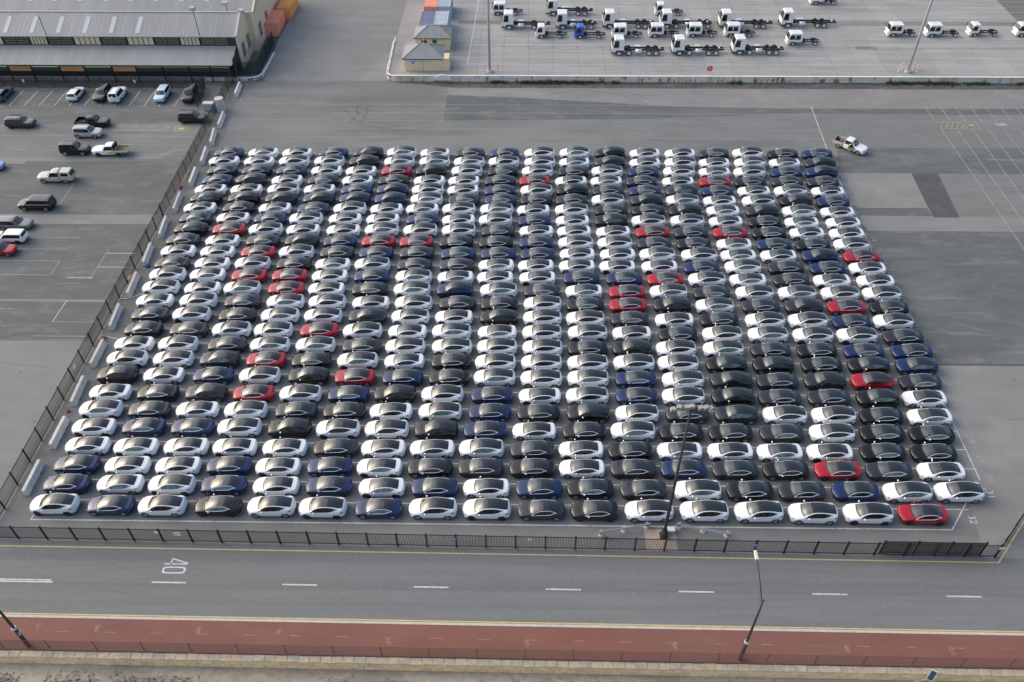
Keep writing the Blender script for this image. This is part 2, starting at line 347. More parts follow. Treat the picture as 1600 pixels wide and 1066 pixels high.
for q in range(40):
    x, y = rt.choice(((rt.uniform(49,80), rt.uniform(50,120)), (rt.uniform(-48,46), rt.uniform(115,135)), (rt.uniform(-70,-52), rt.uniform(50,112))))
    n = 9; r_ = rt.uniform(.06,.2); sheet('oil_stain', [(x+r_*rt.uniform(.6,1.3)*math.cos(2*math.pi*k_/n), y+r_*rt.uniform(.6,1.3)*math.sin(2*math.pi*k_/n)) for k_ in range(n)], .016, oil_m, GROUND)

# ------------------------------------------------------------------ vehicles: lofted bodies
def pchip(pts, xs):
    x = np.array([p[0] for p in pts], float); y = np.array([p[1] for p in pts], float)
    h = np.diff(x); d = np.diff(y)/h; m = np.zeros(len(x))
    for i in range(1, len(x)-1):
        if d[i-1]*d[i] > 0:
            w1 = 2*h[i]+h[i-1]; w2 = h[i]+2*h[i-1]; m[i] = (w1+w2)/(w1/d[i-1]+w2/d[i])
    m[0] = d[0]; m[-1] = d[-1]
    xs = np.clip(xs, x[0], x[-1]); k = np.clip(np.searchsorted(x, xs)-1, 0, len(h)-1)
    t = (xs-x[k])/h[k]; t2 = t*t; t3 = t2*t
    return (2*t3-3*t2+1)*y[k]+(t3-2*t2+t)*h[k]*m[k]+(-2*t3+3*t2)*y[k+1]+(t3-t2)*h[k]*m[k+1]

def loft(P):
    """half-section loft mirrored in y; returns {part: (verts, faces)}; front points to -x"""
    x0, x1 = P['zt'][0][0], P['zt'][-1][0]
    n = P.get('n', 60)
    u = np.linspace(0, 1, n); xs = x0+(x1-x0)*(u*.55+.45*(.5-.5*np.cos(np.pi*u)))
    zt, zb, w, wr, zl = [pchip(P[k], xs) for k in ('zt','zb','w','wr','zl')]
    wb = w*P.get('tumble', .955); cowl, back = P['cowl'], P['back']
    gh = np.clip(np.minimum((xs-cowl)/.5, (back-xs)/.3), 0, 1)
    zr = np.maximum(zt-(.025+gh*P.get('crown', .06)), zb+.004); wr = np.minimum(wr, wb*.985)
    fb = pchip(P['fb'], xs); ft = pchip(P['ft'], xs); ft = np.maximum(ft, fb+.03)
    half = []
    for i in range(n):
        a, zz, b_ = w[i], zl[i], zb[i]; hgt = b_-zz
        c = [(a*.88, zz), (a*.97, zz+hgt*.10), (a*.995, zz+hgt*.30), (a, zz+hgt*.55), (a*.992, zz+hgt*.80), (wb[i], b_)]
        for f in (fb[i], ft[i], 1.0):
            bul = .02*math.sin(math.pi*f)*gh[i]
            c.append((wb[i]+(wr[i]-wb[i])*f+bul, b_+(zr[i]-b_)*f))
        for s_ in (.07, .40, .70, 1.0):
            c.append((wr[i]*(1-s_), zr[i]+(zt[i]-zr[i])*(1-(1-s_)**2)))
        half.append(c)
    K = len(half[0]); V = np.zeros((n, 2*K-1, 3))
    for i in range(n):
        for j in range(K):
            V[i, j] = (xs[i], -half[i][j][0], half[i][j][1]); V[i, 2*K-2-j] = (xs[i], half[i][j][0], half[i][j][1])
    bow = pchip(P['bow'], xs)
    for i in range(n):
        V[i,:,0] -= bow[i]*(1-np.clip(np.abs(V[i,:,1])/w[i], 0, 1)**2)
    # wheel arches: snap side vertices near the circle, drop the faces inside
    ra = P['wr_r']+.095; hole = np.zeros((n, 2*K-1), bool)
    for wx in P['axles']:
        for i in range(n):
            for j in list(range(0, 6))+list(range(2*K-7, 2*K-1)):
                dx, dz = V[i,j,0]-wx, V[i,j,2]-P['wr_r']; r = math.hypot(dx, dz)
                if abs(r-ra) < .055 and r > .05 and dz > -.2:
                    V[i,j,0] = wx+dx/r*ra; V[i,j,2] = P['wr_r']+dz/r*ra
                    r = ra
                if r < ra+.002: hole[i,j] = True
    parts = {}
    def put(name, quad):
        vs, fs, idx = parts.setdefault(name, ([], [], {}))
        f = []
        for q in quad:
            if q not in idx: idx[q] = len(vs); vs.append(tuple(V[q]))
            f.append(idx[q])
        fs.append(tuple(f))
    ws0, ws1 = P['ws']; head, rback = P['head'], P['rback']
    for i in range(n-1):
        xc = (xs[i]+xs[i+1])/2
        for j in range(2*K-2):
            q = ((i,j),(i+1,j),(i+1,j+1),(i,j+1))
            if all(hole[a] for a in q): continue
            jj = j if j < K-1 else 2*K-3-j
            name = 'body'
            if jj == 6 and ws0 < xc < ws1: name = 'side_window_left' if j < K-1 else 'side_window_right'
            elif jj >= 9 and cowl < xc < back:
                name = 'cowl_panel' if xc < cowl+.10 else 'windscreen' if xc < head else ('roof_glass' if xc < rback else 'rear_window')
                if name == 'roof_glass' and not P.get('glassroof'): name = 'body'
            put(name, q)
    for i in (0, n-1):
        vs, fs, idx = parts['body']; vs0 = len(vs)
        for j in range(2*K-1): vs.append(tuple(V[i,j]))
        fs.append(tuple(range(vs0, vs0+2*K-1)))
    out = {k_: (v[0], v[1]) for k_, v in parts.items()}
    # window perimeter for the trim
    for side in (0, 1):
        lo = [tuple(V[i, 6 if side == 0 else 2*K-2-6]) for i in range(n) if ws0-.05 < xs[i] < ws1+.05]
        hi = [tuple(V[i, 7 if side == 0 else 2*K-2-7]) for i in range(n) if ws0-.05 < xs[i] < ws1+.05]
        out['trim_%d' % side] = (lo, hi)
    return out
def mk(name, vf, m, smooth=True, weld=True):
    me = bpy.data.meshes.new(name); me.from_pydata(vf[0], [], vf[1]); me.materials.append(m); me.update()
    bm = bmesh.new(); bm.from_mesh(me)
    if weld: bmesh.ops.remove_doubles(bm, verts=bm.verts, dist=.0005)
    bmesh.ops.recalc_face_normals(bm, faces=bm.faces)
    bm.to_mesh(me); bm.free()
    if smooth: me.polygons.foreach_set('use_smooth', [True]*len(me.polygons))
    return me

glass_m = mat('car_glass', (.016,.019,.019), .03, spec=1.0)
sideglass_m = mat('side_glass', (.010,.016,.015), .04, spec=.5)
screen_m = mat('windscreen_glass', (.050,.060,.055), .03, spec=1.0)
sideglass_l = mat('side_glass_pale', (.10,.15,.14), .08, spec=.5, var=.6, scale=2.2)
tyre_m = mat('tyre', (.018,.018,.019), .8)
rim_s = mat('rim_silver', (.42,.43,.44), .35, .6)
rim_d = mat('rim_dark', (.035,.035,.037), .4, .3)
black_m = mat('black_plastic', (.012,.012,.013), .6)
trim_m = mat('bright_trim', (.78,.79,.80), .3, .3)
head_m = mat('headlamp', (.20,.21,.22), .12, coat=.6)
tail_m = mat('tail_lamp', (.10,.012,.014), .15, coat=.6)
film_m = mat('white_film', (.78,.78,.78), .5)
plate_m = mat('number_plate', (.7,.68,.6), .5)
def paint(name, col, metal=0.0, rough=.55): return mat('paint_'+name, col, rough, 0.0, coat=1.0, spec=.12)
PAINT = {'W': paint('white', (.80,.81,.82)), 'K': paint('black', (.004,.004,.0045)), 'G': paint('grey', (.021,.023,.031), .5),
         'B': paint('blue', (.005,.020,.088), .35), 'R': paint('red', (.36,.008,.022), .15)}
CNAME = {'W':'white', 'K':'black', 'G':'dark grey', 'B':'dark blue', 'R':'red'}

def wheel_meshes(r, wd, rim):
    t = MB(); n = 20; v = []; f = []
    prof = [(r*.68,-wd/2),(r*.93,-wd/2),(r,-wd*.36),(r,wd*.36),(r*.93,wd/2),(r*.68,wd/2)]
    for k_ in range(n):
        a = 2*math.pi*k_/n
        for (pr, py) in prof: v.append((pr*math.cos(a), py, pr*math.sin(a)))
    m_ = len(prof)
    for k_ in range(n):
        for j in range(m_-1): f.append((k_*m_+j, ((k_+1)%n)*m_+j, ((k_+1)%n)*m_+j+1, k_*m_+j+1))
    t.add(v, f); tm = t.mesh('tyre', tyre_m, True)
    d = MB()
    for sgn in (-1, 1):
        o = len(d.v); ring = [(r*.70*math.cos(2*math.pi*q/n), sgn*wd*.44, r*.70*math.sin(2*math.pi*q/n)) for q in range(n)]
        ring2 = [(r*.56*math.cos(2*math.pi*q/n), sgn*wd*.40, r*.56*math.sin(2*math.pi*q/n)) for q in range(n)]
        ring3 = [(r*.16*math.cos(2*math.pi*q/n), sgn*wd*.47, r*.16*math.sin(2*math.pi*q/n)) for q in range(n)]
        fs = [(q,(q+1)%n,n+(q+1)%n,n+q) for q in range(n)]; mi = [0]*n
        for q in range(n): fs.append((n+q, n+(q+1)%n, 2*n+(q+1)%n, 2*n+q)); mi.append(1 if q % 4 == 3 else 0)
        fs.append(tuple(2*n+q for q in range(n))); mi.append(0)
        d.v += ring+ring2+ring3; d.f += [tuple(i+o for i in q) for q in fs]; d.mi += mi
    return tm, d.mesh('rim', [rim, black_m])
WH = {}
def add_wheels(root, axles, y, r, wd, rim, rz=0):
    key = (r, wd, rim.name)
    if key not in WH: WH[key] = wheel_meshes(r, wd, rim)
    for ax in axles:
        for sy in (-1, 1):
            w_ = link('wheel', WH[key][0], root, (ax, sy*y, r)); link('rim', WH[key][1], w_)

def vehicle(name, P, pm, rim, trim=None, mirror=None, side=None):
    """one vehicle with its parts; the Empty stands on the ground under its middle"""
    root = empty(name, (0,0,0)); parts = loft(P)
    for k_, vf in parts.items():
        if k_.startswith('trim'): continue
        if k_ == 'body': link('body', mk('body', vf, pm), root)
        elif k_.startswith('side'): link('side_window', mk('side_window', vf, side or sideglass_m), root)
        else: link(k_, mk(k_, vf, black_m if k_ == 'cowl_panel' else screen_m if k_ == 'windscreen' else glass_m), root)
    if trim:
        for sd_ in (0, 1):
            lo, hi = parts['trim_%d' % sd_]; t = MB()
            off = -.012 if sd_ == 0 else .012
            for c_ in (lo, hi): t.tube([(p[0], p[1]+off, p[2]) for p in c_], trim, 4)
            t.build('window_trim', trim_m, root)
    L0, L1 = P['zt'][0][0], P['zt'][-1][0]; wm = max(p[1] for p in P['w'])
    ub = MB(); ub.box(L0+.25, L1-.25, -wm*.80, wm*.80, .2, .62); ub.build('underbody', black_m, root)
    add_wheels(root, P['axles'], wm-.13, P['wr_r'], .235, rim)
    hx, hz = P['headlamp']; tx, tz = P['taillamp']
    for sy in (-1, 1):
        h = MB(); h.ellip((hx, sy*(wm-.24), hz), (.17, .10, .05), 10, 6); o = h.build('headlight', head_m, root, True)
        t = MB(); yo = P.get('tail_y', wm-.10)
        t.hexa([(tx-.20, sy*(yo+.045), tz-.02),(tx+.10, sy*(yo-.10), tz-.03),(tx+.07, sy*(yo-.18), tz-.03),(tx-.20, sy*(yo-.06), tz-.02)],
               [(tx-.22, sy*(yo+.02), tz+.07),(tx+.06, sy*(yo-.11), tz+.07),(tx+.04, sy*(yo-.19), tz+.07),(tx-.22, sy*(yo-.07), tz+.07)])
        t.build('tail_light', tail_m, root)
        mm = MB(); mx, mz = P['mirror']; mm.ellip((mx, sy*(wm+.10), mz), (.09, .12, .075), 8, 5); mm.build('mirror', mirror or pm, root, True)
    return root

SUV = dict(n=60, cowl=-1.02, back=1.93, head=-.22, rback=1.35, glassroof=True, ws=(-.98,1.55), axles=(-1.445,1.445), wr_r=.36, tumble=.95, crown=.085,
    bow=[(-2.18,.195),(-1.7,.20),(-1.0,.20),(-.2,.10),(.6,0),(1.4,-.09),(1.9,-.13),(2.235,-.14)],
    zt=[(-2.18,.62),(-2.15,.74),(-2.03,.86),(-1.75,.97),(-1.4,1.05),(-1.02,1.11),(-.6,1.40),(-.2,1.59),(.15,1.66),(.5,1.67),(1.0,1.62),(1.5,1.49),(1.85,1.35),(1.98,1.30),(2.05,1.24),(2.14,1.05),(2.2,.88),(2.235,.64)],
    zb=[(-2.18,.58),(-2.15,.66),(-2.03,.76),(-1.7,.88),(-1.1,1.0),(0,1.05),(1.2,1.11),(1.85,1.16),(2.05,1.12),(2.14,.97),(2.2,.82),(2.235,.60)],
    w=[(-2.18,.62),(-2.14,.74),(-2.05,.83),(-1.88,.90),(-1.6,.945),(-1.2,.96),(1.2,.96),(1.6,.95),(1.9,.90),(2.1,.81),(2.19,.72),(2.235,.60)],
    wr=[(-2.18,.3),(-2.03,.56),(-1.75,.68),(-1.02,.80),(-.6,.73),(-.2,.665),(.4,.66),(1.2,.64),(1.85,.60),(2.05,.60),(2.15,.52),(2.235,.3)],
    zl=[(-2.18,.36),(-2.0,.27),(-1.7,.23),(1.7,.23),(2.0,.32),(2.235,.42)],
    fb=[(-2.18,.1),(-.95,.03),(.5,.03),(1.0,.14),(1.55,.66),(2.235,.66)], ft=[(-2.18,.3),(-1.0,.34),(-.6,.88),(.0,.93),(.9,.93),(1.55,.74),(2.235,.74)],
    headlamp=(-1.98,.80), taillamp=(2.03,1.03), mirror=(-.66,1.12), tail_y=.905)
SEDAN = dict(n=60, cowl=-1.02, back=1.62, head=-.10, rback=.95, glassroof=True, ws=(-.95,1.36), axles=(-1.44,1.44), wr_r=.345, tumble=.95, crown=.075,
    bow=[(-2.16,.19),(-1.7,.20),(-1.0,.20),(-.2,.10),(.5,0),(1.2,-.08),(1.7,-.12),(2.205,-.14)],
    zt=[(-2.16,.56),(-2.13,.66),(-2.0,.76),(-1.7,.86),(-1.4,.92),(-1.02,.98),(-.6,1.20),(-.1,1.38),(.3,1.45),(.6,1.45),(1.0,1.39),(1.4,1.23),(1.66,1.12),(1.9,1.08),(2.02,1.06),(2.10,.96),(2.17,.82),(2.205,.60)],
    zb=[(-2.16,.52),(-2.13,.60),(-2.0,.68),(-1.7,.78),(-1.1,.88),(0,.92),(1.2,.97),(1.7,1.01),(2.02,.99),(2.10,.88),(2.17,.75),(2.205,.56)],
    w=[(-2.16,.60),(-2.12,.72),(-2.03,.81),(-1.86,.88),(-1.6,.92),(-1.2,.93),(1.2,.93),(1.6,.925),(1.88,.88),(2.07,.80),(2.16,.71),(2.205,.58)],
    wr=[(-2.16,.3),(-2.0,.54),(-1.75,.66),(-1.02,.77),(-.6,.70),(-.1,.635),(.4,.62),(1.0,.61),(1.62,.62),(1.9,.66),(2.1,.55),(2.205,.3)],
    zl=[(-2.16,.30),(-2.0,.22),(-1.7,.18),(1.7,.18),(2.0,.26),(2.205,.36)],
    fb=[(-2.16,.1),(-.92,.03),(.45,.03),(.85,.12),(1.36,.62),(2.205,.62)], ft=[(-2.16,.3),(-1.0,.34),(-.55,.86),(.0,.93),(.8,.93),(1.36,.72),(2.205,.72)],
    headlamp=(-1.96,.70), taillamp=(2.0,.90), mirror=(-.62,1.0), tail_y=.875)

PROTO = {}
def ev_proto(key):
    c, dark, suv, lw = key
    if key not in PROTO:
        PROTO[key] = vehicle('car', SUV if suv else SEDAN, PAINT[c], rim_d if dark else rim_s, trim=None if suv or c == 'W' else .034, mirror=film_m if c == 'K' else None, side=sideglass_l if lw else None)
    return PROTO[key]
CARS = [
 ("WBWKWWBWWGKWWWWWR",47.42,47.40,[-45.46, -39.99, -34.92, -29.5, -24.29, -19.3, -13.89, -8.61, -3.4, 1.86, 6.99, 12.24, 17.53, 22.76, 27.91, 33.18, 38.43]),
 ("BWWBWBWBWBKGWKGBWW",49.88,49.95,[-45.33, -39.95, -34.76, -29.62, -24.39, -19.16, -13.88, -8.68, -3.54, 1.65, 6.7, 11.94, 17.23, 22.38, 27.46, 32.73, 37.73, 42.79]),
 ("BWWBWBWKGKWGBGKRGW",52.25,52.53,[-45.25, -40.02, -34.87, -29.72, -24.71, -19.5, -14.44, -9.32, -4.2, 0.97, 6.0, 11.16, 16.18, 21.39, 26.46, 31.66, 36.78, 41.96]),
 ("WWWWWGWWWGWKWWWWKK",54.70,54.87,[-45.06, -39.99, -34.79, -29.73, -24.55, -19.31, -14.37, -9.31, -4.22, 0.99, 6.03, 11.06, 16.12, 21.3, 26.34, 31.45, 36.87, 42.02]),
 ("WBBWKWWKBWKWKKGWKK",57.30,57.39,[-45.36, -40.07, -34.9, -29.9, -24.61, -19.45, -14.31, -9.11, -3.98, 1.21, 6.46, 11.56, 16.59, 21.75, 27.1, 32.31, 37.57, 42.7]),
 ("WGWWGKWWBKKWGGWWKW",59.78,59.85,[-45.51, -40.29, -35.08, -29.81, -24.4, -19.22, -14.18, -8.87, -3.57, 1.65, 7.01, 12.21, 17.55, 22.81, 27.92, 33.1, 38.2, 43.29]),
 ("WKGRWBKWBWWBWKGGKW",62.26,62.40,[-45.41, -40.16, -34.78, -29.62, -24.39, -19.17, -14.03, -8.83, -3.42, 1.83, 7.01, 12.4, 17.49, 22.86, 27.94, 33.29, 38.57, 43.63]),
 ("KWBWKRBKWWWBWGGGRG",64.97,64.88,[-45.57, -40.35, -34.78, -29.51, -24.03, -18.85, -13.46, -8.29, -3.2, 2.02, 7.23, 12.51, 17.78, 23.11, 28.22, 33.46, 38.69, 43.99]),
 ("WWGRKWWKWWWWWKKKKB",67.49,67.35,[-45.33, -40.02, -34.71, -29.41, -24.19, -18.9, -13.56, -8.22, -3.18, 2.07, 7.31, 12.54, 17.55, 22.98, 28.26, 33.75, 39.01, 44.41]),
 ("WWGWWGWWWWKKWWGKBB",69.92,69.74,[-45.4, -40.21, -34.5, -29.48, -24.16, -18.78, -13.71, -8.28, -3.07, 2.2, 7.39, 12.57, 17.59, 23.05, 28.5, 33.79, 39.14, 44.64]),
 ("KGWWRWWWWWWWKWWWWG",72.50,72.23,[-45.18, -39.74, -34.61, -29.64, -24.23, -19.05, -13.73, -8.49, -3.11, 2.18, 7.54, 12.74, 18.16, 23.34, 28.67, 33.91, 39.06, 44.44]),
 ("GWKWWGWWKWWGWKWWBW",75.08,74.75,[-45.22, -40.15, -34.61, -29.4, -24.19, -18.84, -13.65, -8.4, -3.0, 2.24, 7.39, 12.69, 18.05, 23.41, 28.83, 33.94, 39.12, 44.05]),
 ("WWGWWWWGKWKRKWGGRK",77.59,77.34,[-45.46, -40.05, -34.58, -29.27, -24.14, -18.77, -13.49, -8.14, -3.03, 2.3, 7.47, 12.71, 18.09, 23.24, 28.84, 34.04, 39.24, 44.35]),
 ("WWWRWKWBWGWRWGWWWW",80.07,79.83,[-45.49, -40.24, -35.24, -29.76, -24.69, -19.23, -13.94, -8.65, -3.14, 2.21, 7.47, 12.8, 17.96, 23.27, 28.58, 33.79, 39.08, 44.2]),
 ("WWRRWBWWWWBBRWWGWW",82.62,82.40,[-45.44, -40.35, -35.01, -29.85, -24.69, -19.38, -13.99, -8.7, -3.66, 1.7, 7.22, 12.64, 17.82, 23.06, 28.22, 33.69, 38.75, 44.21]),
 ("GWWKWWGGWWWWWBWGBW",84.95,84.91,[-45.63, -40.37, -35.12, -29.79, -24.72, -19.58, -14.19, -8.73, -3.6, 1.52, 6.79, 11.98, 17.4, 22.74, 28.07, 33.55, 38.87, 43.93]),
 ("WWRWGBGBBBWWWWWWBR",87.49,87.33,[-45.6, -40.34, -35.0, -29.92, -24.6, -19.45, -14.14, -8.67, -3.46, 1.74, 6.93, 12.21, 17.39, 22.81, 27.89, 33.13, 38.45, 43.84]),
 ("GWGGBRRKKBWWGKWBKW",89.91,89.74,[-45.69, -40.34, -34.92, -29.68, -24.61, -19.47, -14.42, -9.12, -3.82, 1.55, 6.82, 12.01, 17.19, 22.44, 27.78, 33.02, 38.16, 43.22]),
 ("KRWWWWWWGWWWRGRKWW",92.42,92.33,[-45.34, -40.17, -35.1, -30.04, -24.54, -19.32, -14.1, -8.88, -3.59, 1.61, 6.71, 11.98, 17.25, 22.42, 27.67, 32.91, 37.98, 43.29]),
 ("GWBWWWBWWBWKWWWKWW",94.96,94.83,[-45.41, -40.25, -35.1, -30.13, -24.72, -19.5, -14.02, -9.08, -3.96, 1.32, 6.59, 11.86, 16.95, 22.29, 27.53, 32.86, 37.83, 43.49]),
 ("WKWBWWWWWWWKKKWGWW",97.43,97.33,[-45.53, -40.11, -34.97, -29.56, -24.43, -19.31, -14.29, -9.18, -3.9, 1.2, 6.56, 12.0, 17.16, 22.32, 27.56, 32.97, 38.02, 43.33]),
 ("KKGGBBWGBKGWGWWWKB",99.74,99.82,[-45.3, -39.9, -34.6, -29.21, -24.1, -19.09, -13.9, -8.63, -3.46, 1.62, 6.61, 11.77, 17.19, 22.25, 27.48, 32.97, 38.19, 43.41]),
 ("WWWWBBWWBWKGBGBWWW",101.99,102.32,[-45.32, -40.12, -34.75, -29.57, -24.21, -19.04, -13.96, -8.89, -3.55, 1.69, 6.75, 11.89, 17.21, 22.44, 27.57, 32.78, 37.99, 43.29]),
 ("BGWKWKWWGRWWGWRKGG",104.45,104.82,[-44.99, -40.01, -34.75, -29.49, -24.42, -19.18, -13.93, -8.88, -3.65, 1.39, 6.71, 11.84, 16.96, 22.26, 27.56, 32.67, 38.05, 43.24]),
 ("GKBWWRKWKWKWBWWWBB",107.03,107.31,[-44.96, -39.81, -34.65, -29.41, -24.27, -19.04, -13.91, -8.59, -3.28, 1.84, 7.14, 12.15, 17.45, 22.73, 27.92, 33.1, 38.47, 43.64]),
 ("WWWWKWWWWWWGWWWWWG",109.58,109.81,[-45.38, -40.05, -34.73, -29.41, -24.19, -18.88, -13.58, -8.38, -3.18, 2.21, 7.39, 12.67, 17.94, 23.21, 28.28, 33.63, 38.79, 44.03]),
 ("BWWBKWWGBWWKWWGWKB",112.01,112.55,[-45.27, -39.97, -34.77, -29.28, -23.9, -18.81, -13.72, -8.45, -3.18, 2.19, 7.55, 12.91, 18.17, 23.52, 28.67, 33.81, 39.05, 44.29]),
]
WHEELS1 = 'DSSDSDSSDSDSSSSDD'
NEAR = 17                      # rows whose cars stand as individuals; the rows beyond are past the count
used = set(); far = []
for ri, (cs, ya, yb, xs) in enumerate(CARS):
    for i, c in enumerate(cs):
        x = xs[i]; y = ya+(yb-ya)*i/(len(cs)-1)+random.uniform(-.06, .06)+.05
        rz = R(random.gauss(0, .45)); dark = (WHEELS1[i] == 'D') if ri == 0 else random.random() < .38
        pw = 1.0 if ri == 0 else (.2 if ri < 4 else (.8 if ri < 14 else .35))
        key = (c, dark, random.random() < (pw if c == 'W' else (.0 if ri < 4 else (.3 if c in 'KG' else .08))), random.random() < .24)
        if ri >= NEAR: far.append((key, x, y, rz)); continue
        p = ev_proto(key)
        if key in used: o = copy_tree(p)
        else: o = p; used.add(key)
        o.location = (x, y, 0); o.rotation_euler = (0, 0, rz)
        tag(o, '%s glass-roofed car, %s from the left in the %s row from the road' % (CNAME[c], ORD[i], ORD[ri]), 'car', 'new cars parked in close rows')
# the far rows: the same cars joined into one mass
def join_far():
    vs, fs, mi, mats, base = [], [], [], [], 0
    cache = {}
    for (key, x, y, rz) in far:
        if key not in cache:
            p = ev_proto(key); av, af, am = [], [], []; off = 0
            def walk(o, M):
                nonlocal off
                M2 = M @ Matrix.Translation(o.location)
                if o.type == 'MESH':
                    n = len(o.data.vertices); co = np.empty(n*3); o.data.vertices.foreach_get('co', co); co = co.reshape(-1, 3)
                    t = np.array(M2.translation); av.append(co+t)
                    for q in o.data.polygons:
                        m_ = o.data.materials[q.material_index]
                        if m_ not in mats: mats.append(m_)
                        af.append([a+off for a in q.vertices]); am.append((mats.index(m_), q.use_smooth))
                    off += n
                for ch in o.children: walk(ch, M2)
            for ch in p.children: walk(ch, Matrix.Identity(4))
            cache[key] = (np.vstack(av), af, am)
        V, F, A = cache[key]
        cr, sr = math.cos(rz), math.sin(rz)
        P_ = np.stack([V[:,0]*cr-V[:,1]*sr+x, V[:,0]*sr+V[:,1]*cr+y, V[:,2]], 1)
        vs.append(P_); fs += [[a+base for a in q] for q in F]; mi += A; base += len(V)
    me = bpy.data.meshes.new('parked_cars'); me.from_pydata(np.vstack(vs).tolist(), [], fs)
    for m_ in mats: me.materials.append(m_)
    me.polygons.foreach_set('material_index', [a for a, _ in mi]); me.polygons.foreach_set('use_smooth', [b for _, b in mi]); me.update()
    o = link('parked_cars', me)
    tag(o, 'ten farthest rows of white, black, grey, blue and red cars parked nose to tail', 'cars', kind='stuff')
join_far()
for k_, p in PROTO.items():
    if k_ not in used:
        for o in [g for ch in p.children for g in ch.children]+list(p.children)+[p]: bpy.data.objects.remove(o)

# ------------------------------------------------------------------ other vehicles
def style(L, Wd, H, hood, cowl, head, rb, tail, belt, r, axles, rear=None, bow=.13):
    a = L/2-bow; b = (L/2-bow) if rear is None else rear; hw = Wd/2
    back = b-.12 if rear is None else b-.02
    bk = bow if rear is None else 0.0
    return dict(n=48, cowl=cowl, back=back, head=head, rback=rb, ws=(cowl+.18, rb-.02), axles=axles, wr_r=r, tumble=.95, crown=.05,
        bow=[(-a,bow),(cowl,bow*.8),(0,.02),(b-.6,-bk*.4),(b,-bk)],
        zt=[(-a,hood*.66),(-a+.03,hood*.80),(-a+.14,hood*.92),(-a+.5,hood*.98),(cowl,hood+.04),(head,H-.05),(head+.45,H),(rb-.25,H-.005),(rb,H-.05),(b-.12,tail+.03),(b-.05,tail-.04),(b-.02,tail*.75),(b,tail*.55)],
        zb=[(-a,hood*.60),(-a+.14,hood*.82),(cowl-.2,belt-.06),(rb,belt),(b-.12,min(belt,tail)),(b-.05,min(belt,tail)-.08),(b,tail*.52)],
        w=[(-a,hw*.72),(-a+.08,hw*.86),(-a+.25,hw*.95),(-a+.6,hw),(b-.6,hw),(b-.25,hw*.98),(b-.06,hw*.93),(b,hw*.84)],
        wr=[(-a,hw*.5),(-a+.2,hw*.72),(cowl,hw*.86),(head,hw*.76),(rb,hw*.75),(b-.1,hw*.78),(b,hw*.5)],
        zl=[(-a,.42),(-a+.3,.30),(b-.3,.30),(b,.42)],
        fb=[(-a,.03),(b,.03)], ft=[(-a,.35),(cowl+.2,.38),(head,.92),(rb-.1,.92),(b,.85)],
        headlamp=(-a+.16, hood*.80), taillamp=((b if rear is None else L/2)-.07, min(belt,tail)-.12), mirror=(cowl+.35, belt+.06), tail_y=hw-.07)
P_SUV = lambda L=4.75, W_=1.86, H=1.75: style(L, W_, H, 1.04, -L*.2, -L*.07, L*.40, 1.12, 1.08, .36, (-L*.29, L*.30))
P_WAGON = style(4.8, 1.84, 1.52, .92, -.95, -.15, 2.0, 1.02, .94, .33, (-1.4, 1.42))
P_HATCH = style(4.3, 1.79, 1.48, .92, -.95, -.2, 1.62, 1.02, .94, .32, (-1.3, 1.32))
P_VAN = style(5.2, 1.95, 1.80, 1.0, -1.55, -.75, 2.2, 1.12, 1.05, .34, (-1.55, 1.5))
P_FWD = style(4.6, 1.86, 1.86, 1.12, -.75, -.30, 1.95, 1.18, 1.15, .38, (-1.35, 1.35))
def P_UTE(L=5.3): return style(L, 1.86, 1.78, 1.08, -.95, -.35, .72, 1.10, 1.10, .37, (-1.62, 1.55), rear=.86)
silver_p = paint('silver', (.42,.43,.43), .5); cream_p = paint('champagne', (.48,.47,.40), .4); slate_p = paint('slate', (.035,.042,.048), .4)
dark_p = paint('charcoal', (.012,.012,.016), .2); lightblue_p = paint('pale_blue', (.50,.62,.70), .1); teal_p = paint('teal_grey', (.06,.09,.11), .4); grey_p = paint('mid_grey', (.16,.165,.18), .5)
def place(root, x, y, rz, label, cat, z=0.0, group=None):
    root.location = (x, y, z); root.rotation_euler = (0, 0, R(rz)); return tag(root, label, cat, group)
def roof_bars(root, x0, x1, y, z, m=black_m):
    for sy in (-1, 1):
        t = MB(); t.bar((x0, sy*y, z), (x1, sy*y, z), .05, .05); t.build('roof_rail', m, root)
def tub(root, x0, x1, hw, z0, z1, m, floor_m, name='cargo_bed'):
    t = MB(); th = .07
    t.box(x0, x1, -hw, -hw+th, z0, z1); t.box(x0, x1, hw-th, hw, z0, z1); t.box(x0, x0+th, -hw+th, hw-th, z0+.02, z1-.003); t.box(x1-th, x1, -hw+th, hw-th, z0+.02, z1-.003)
    o = t.build(name, m, root, bevel=.012); f = MB(); f.box(x0+th, x1-th, -hw+th, hw-th, z0+.05, z0+.12); f.build('bed_floor', floor_m, o)
    for ax in (1.55,):
        for sy in (-1, 1):
            a = MB(); n = 10
            pts = [(ax+.47*math.cos(math.pi*k_/n), sy*(hw+.004), .40+.47*math.sin(math.pi*k_/n)) for k_ in range(n+1)]
            a.tube(pts, .035, 4); a.build('wheel_arch', m, root)
    return o
v = vehicle('car', P_WAGON, teal_p, rim_s); place(v, -88.6, 130.6, -90, 'teal grey hatchback cut off by the left picture edge, in the bays below the shed', 'car')
v = vehicle('car', P_HATCH, PAINT['W'], rim_s); place(v, -76.2, 130.7, -90, 'white hatchback parked nose-in below the shed, its rear towards us', 'car')
v = vehicle('car', P_SUV(4.7), dark_p, rim_d); place(v, -71.6, 130.6, 90, 'dark charcoal car beside the white four-wheel drive in the shed bays', 'car')
v = vehicle('four_wheel_drive', P_FWD, PAINT['W'], rim_s); place(v, -68.9, 130.4, -90, 'white four-wheel drive with a spare wheel on its back door', 'car')
sw = MB(); sw.tube([(2.30,0,1.05),(2.48,0,1.05)], .36, 18); sw.build('spare_wheel', PAINT['W'], v); roof_bars(v, -.2, 1.7, .62, 1.89)
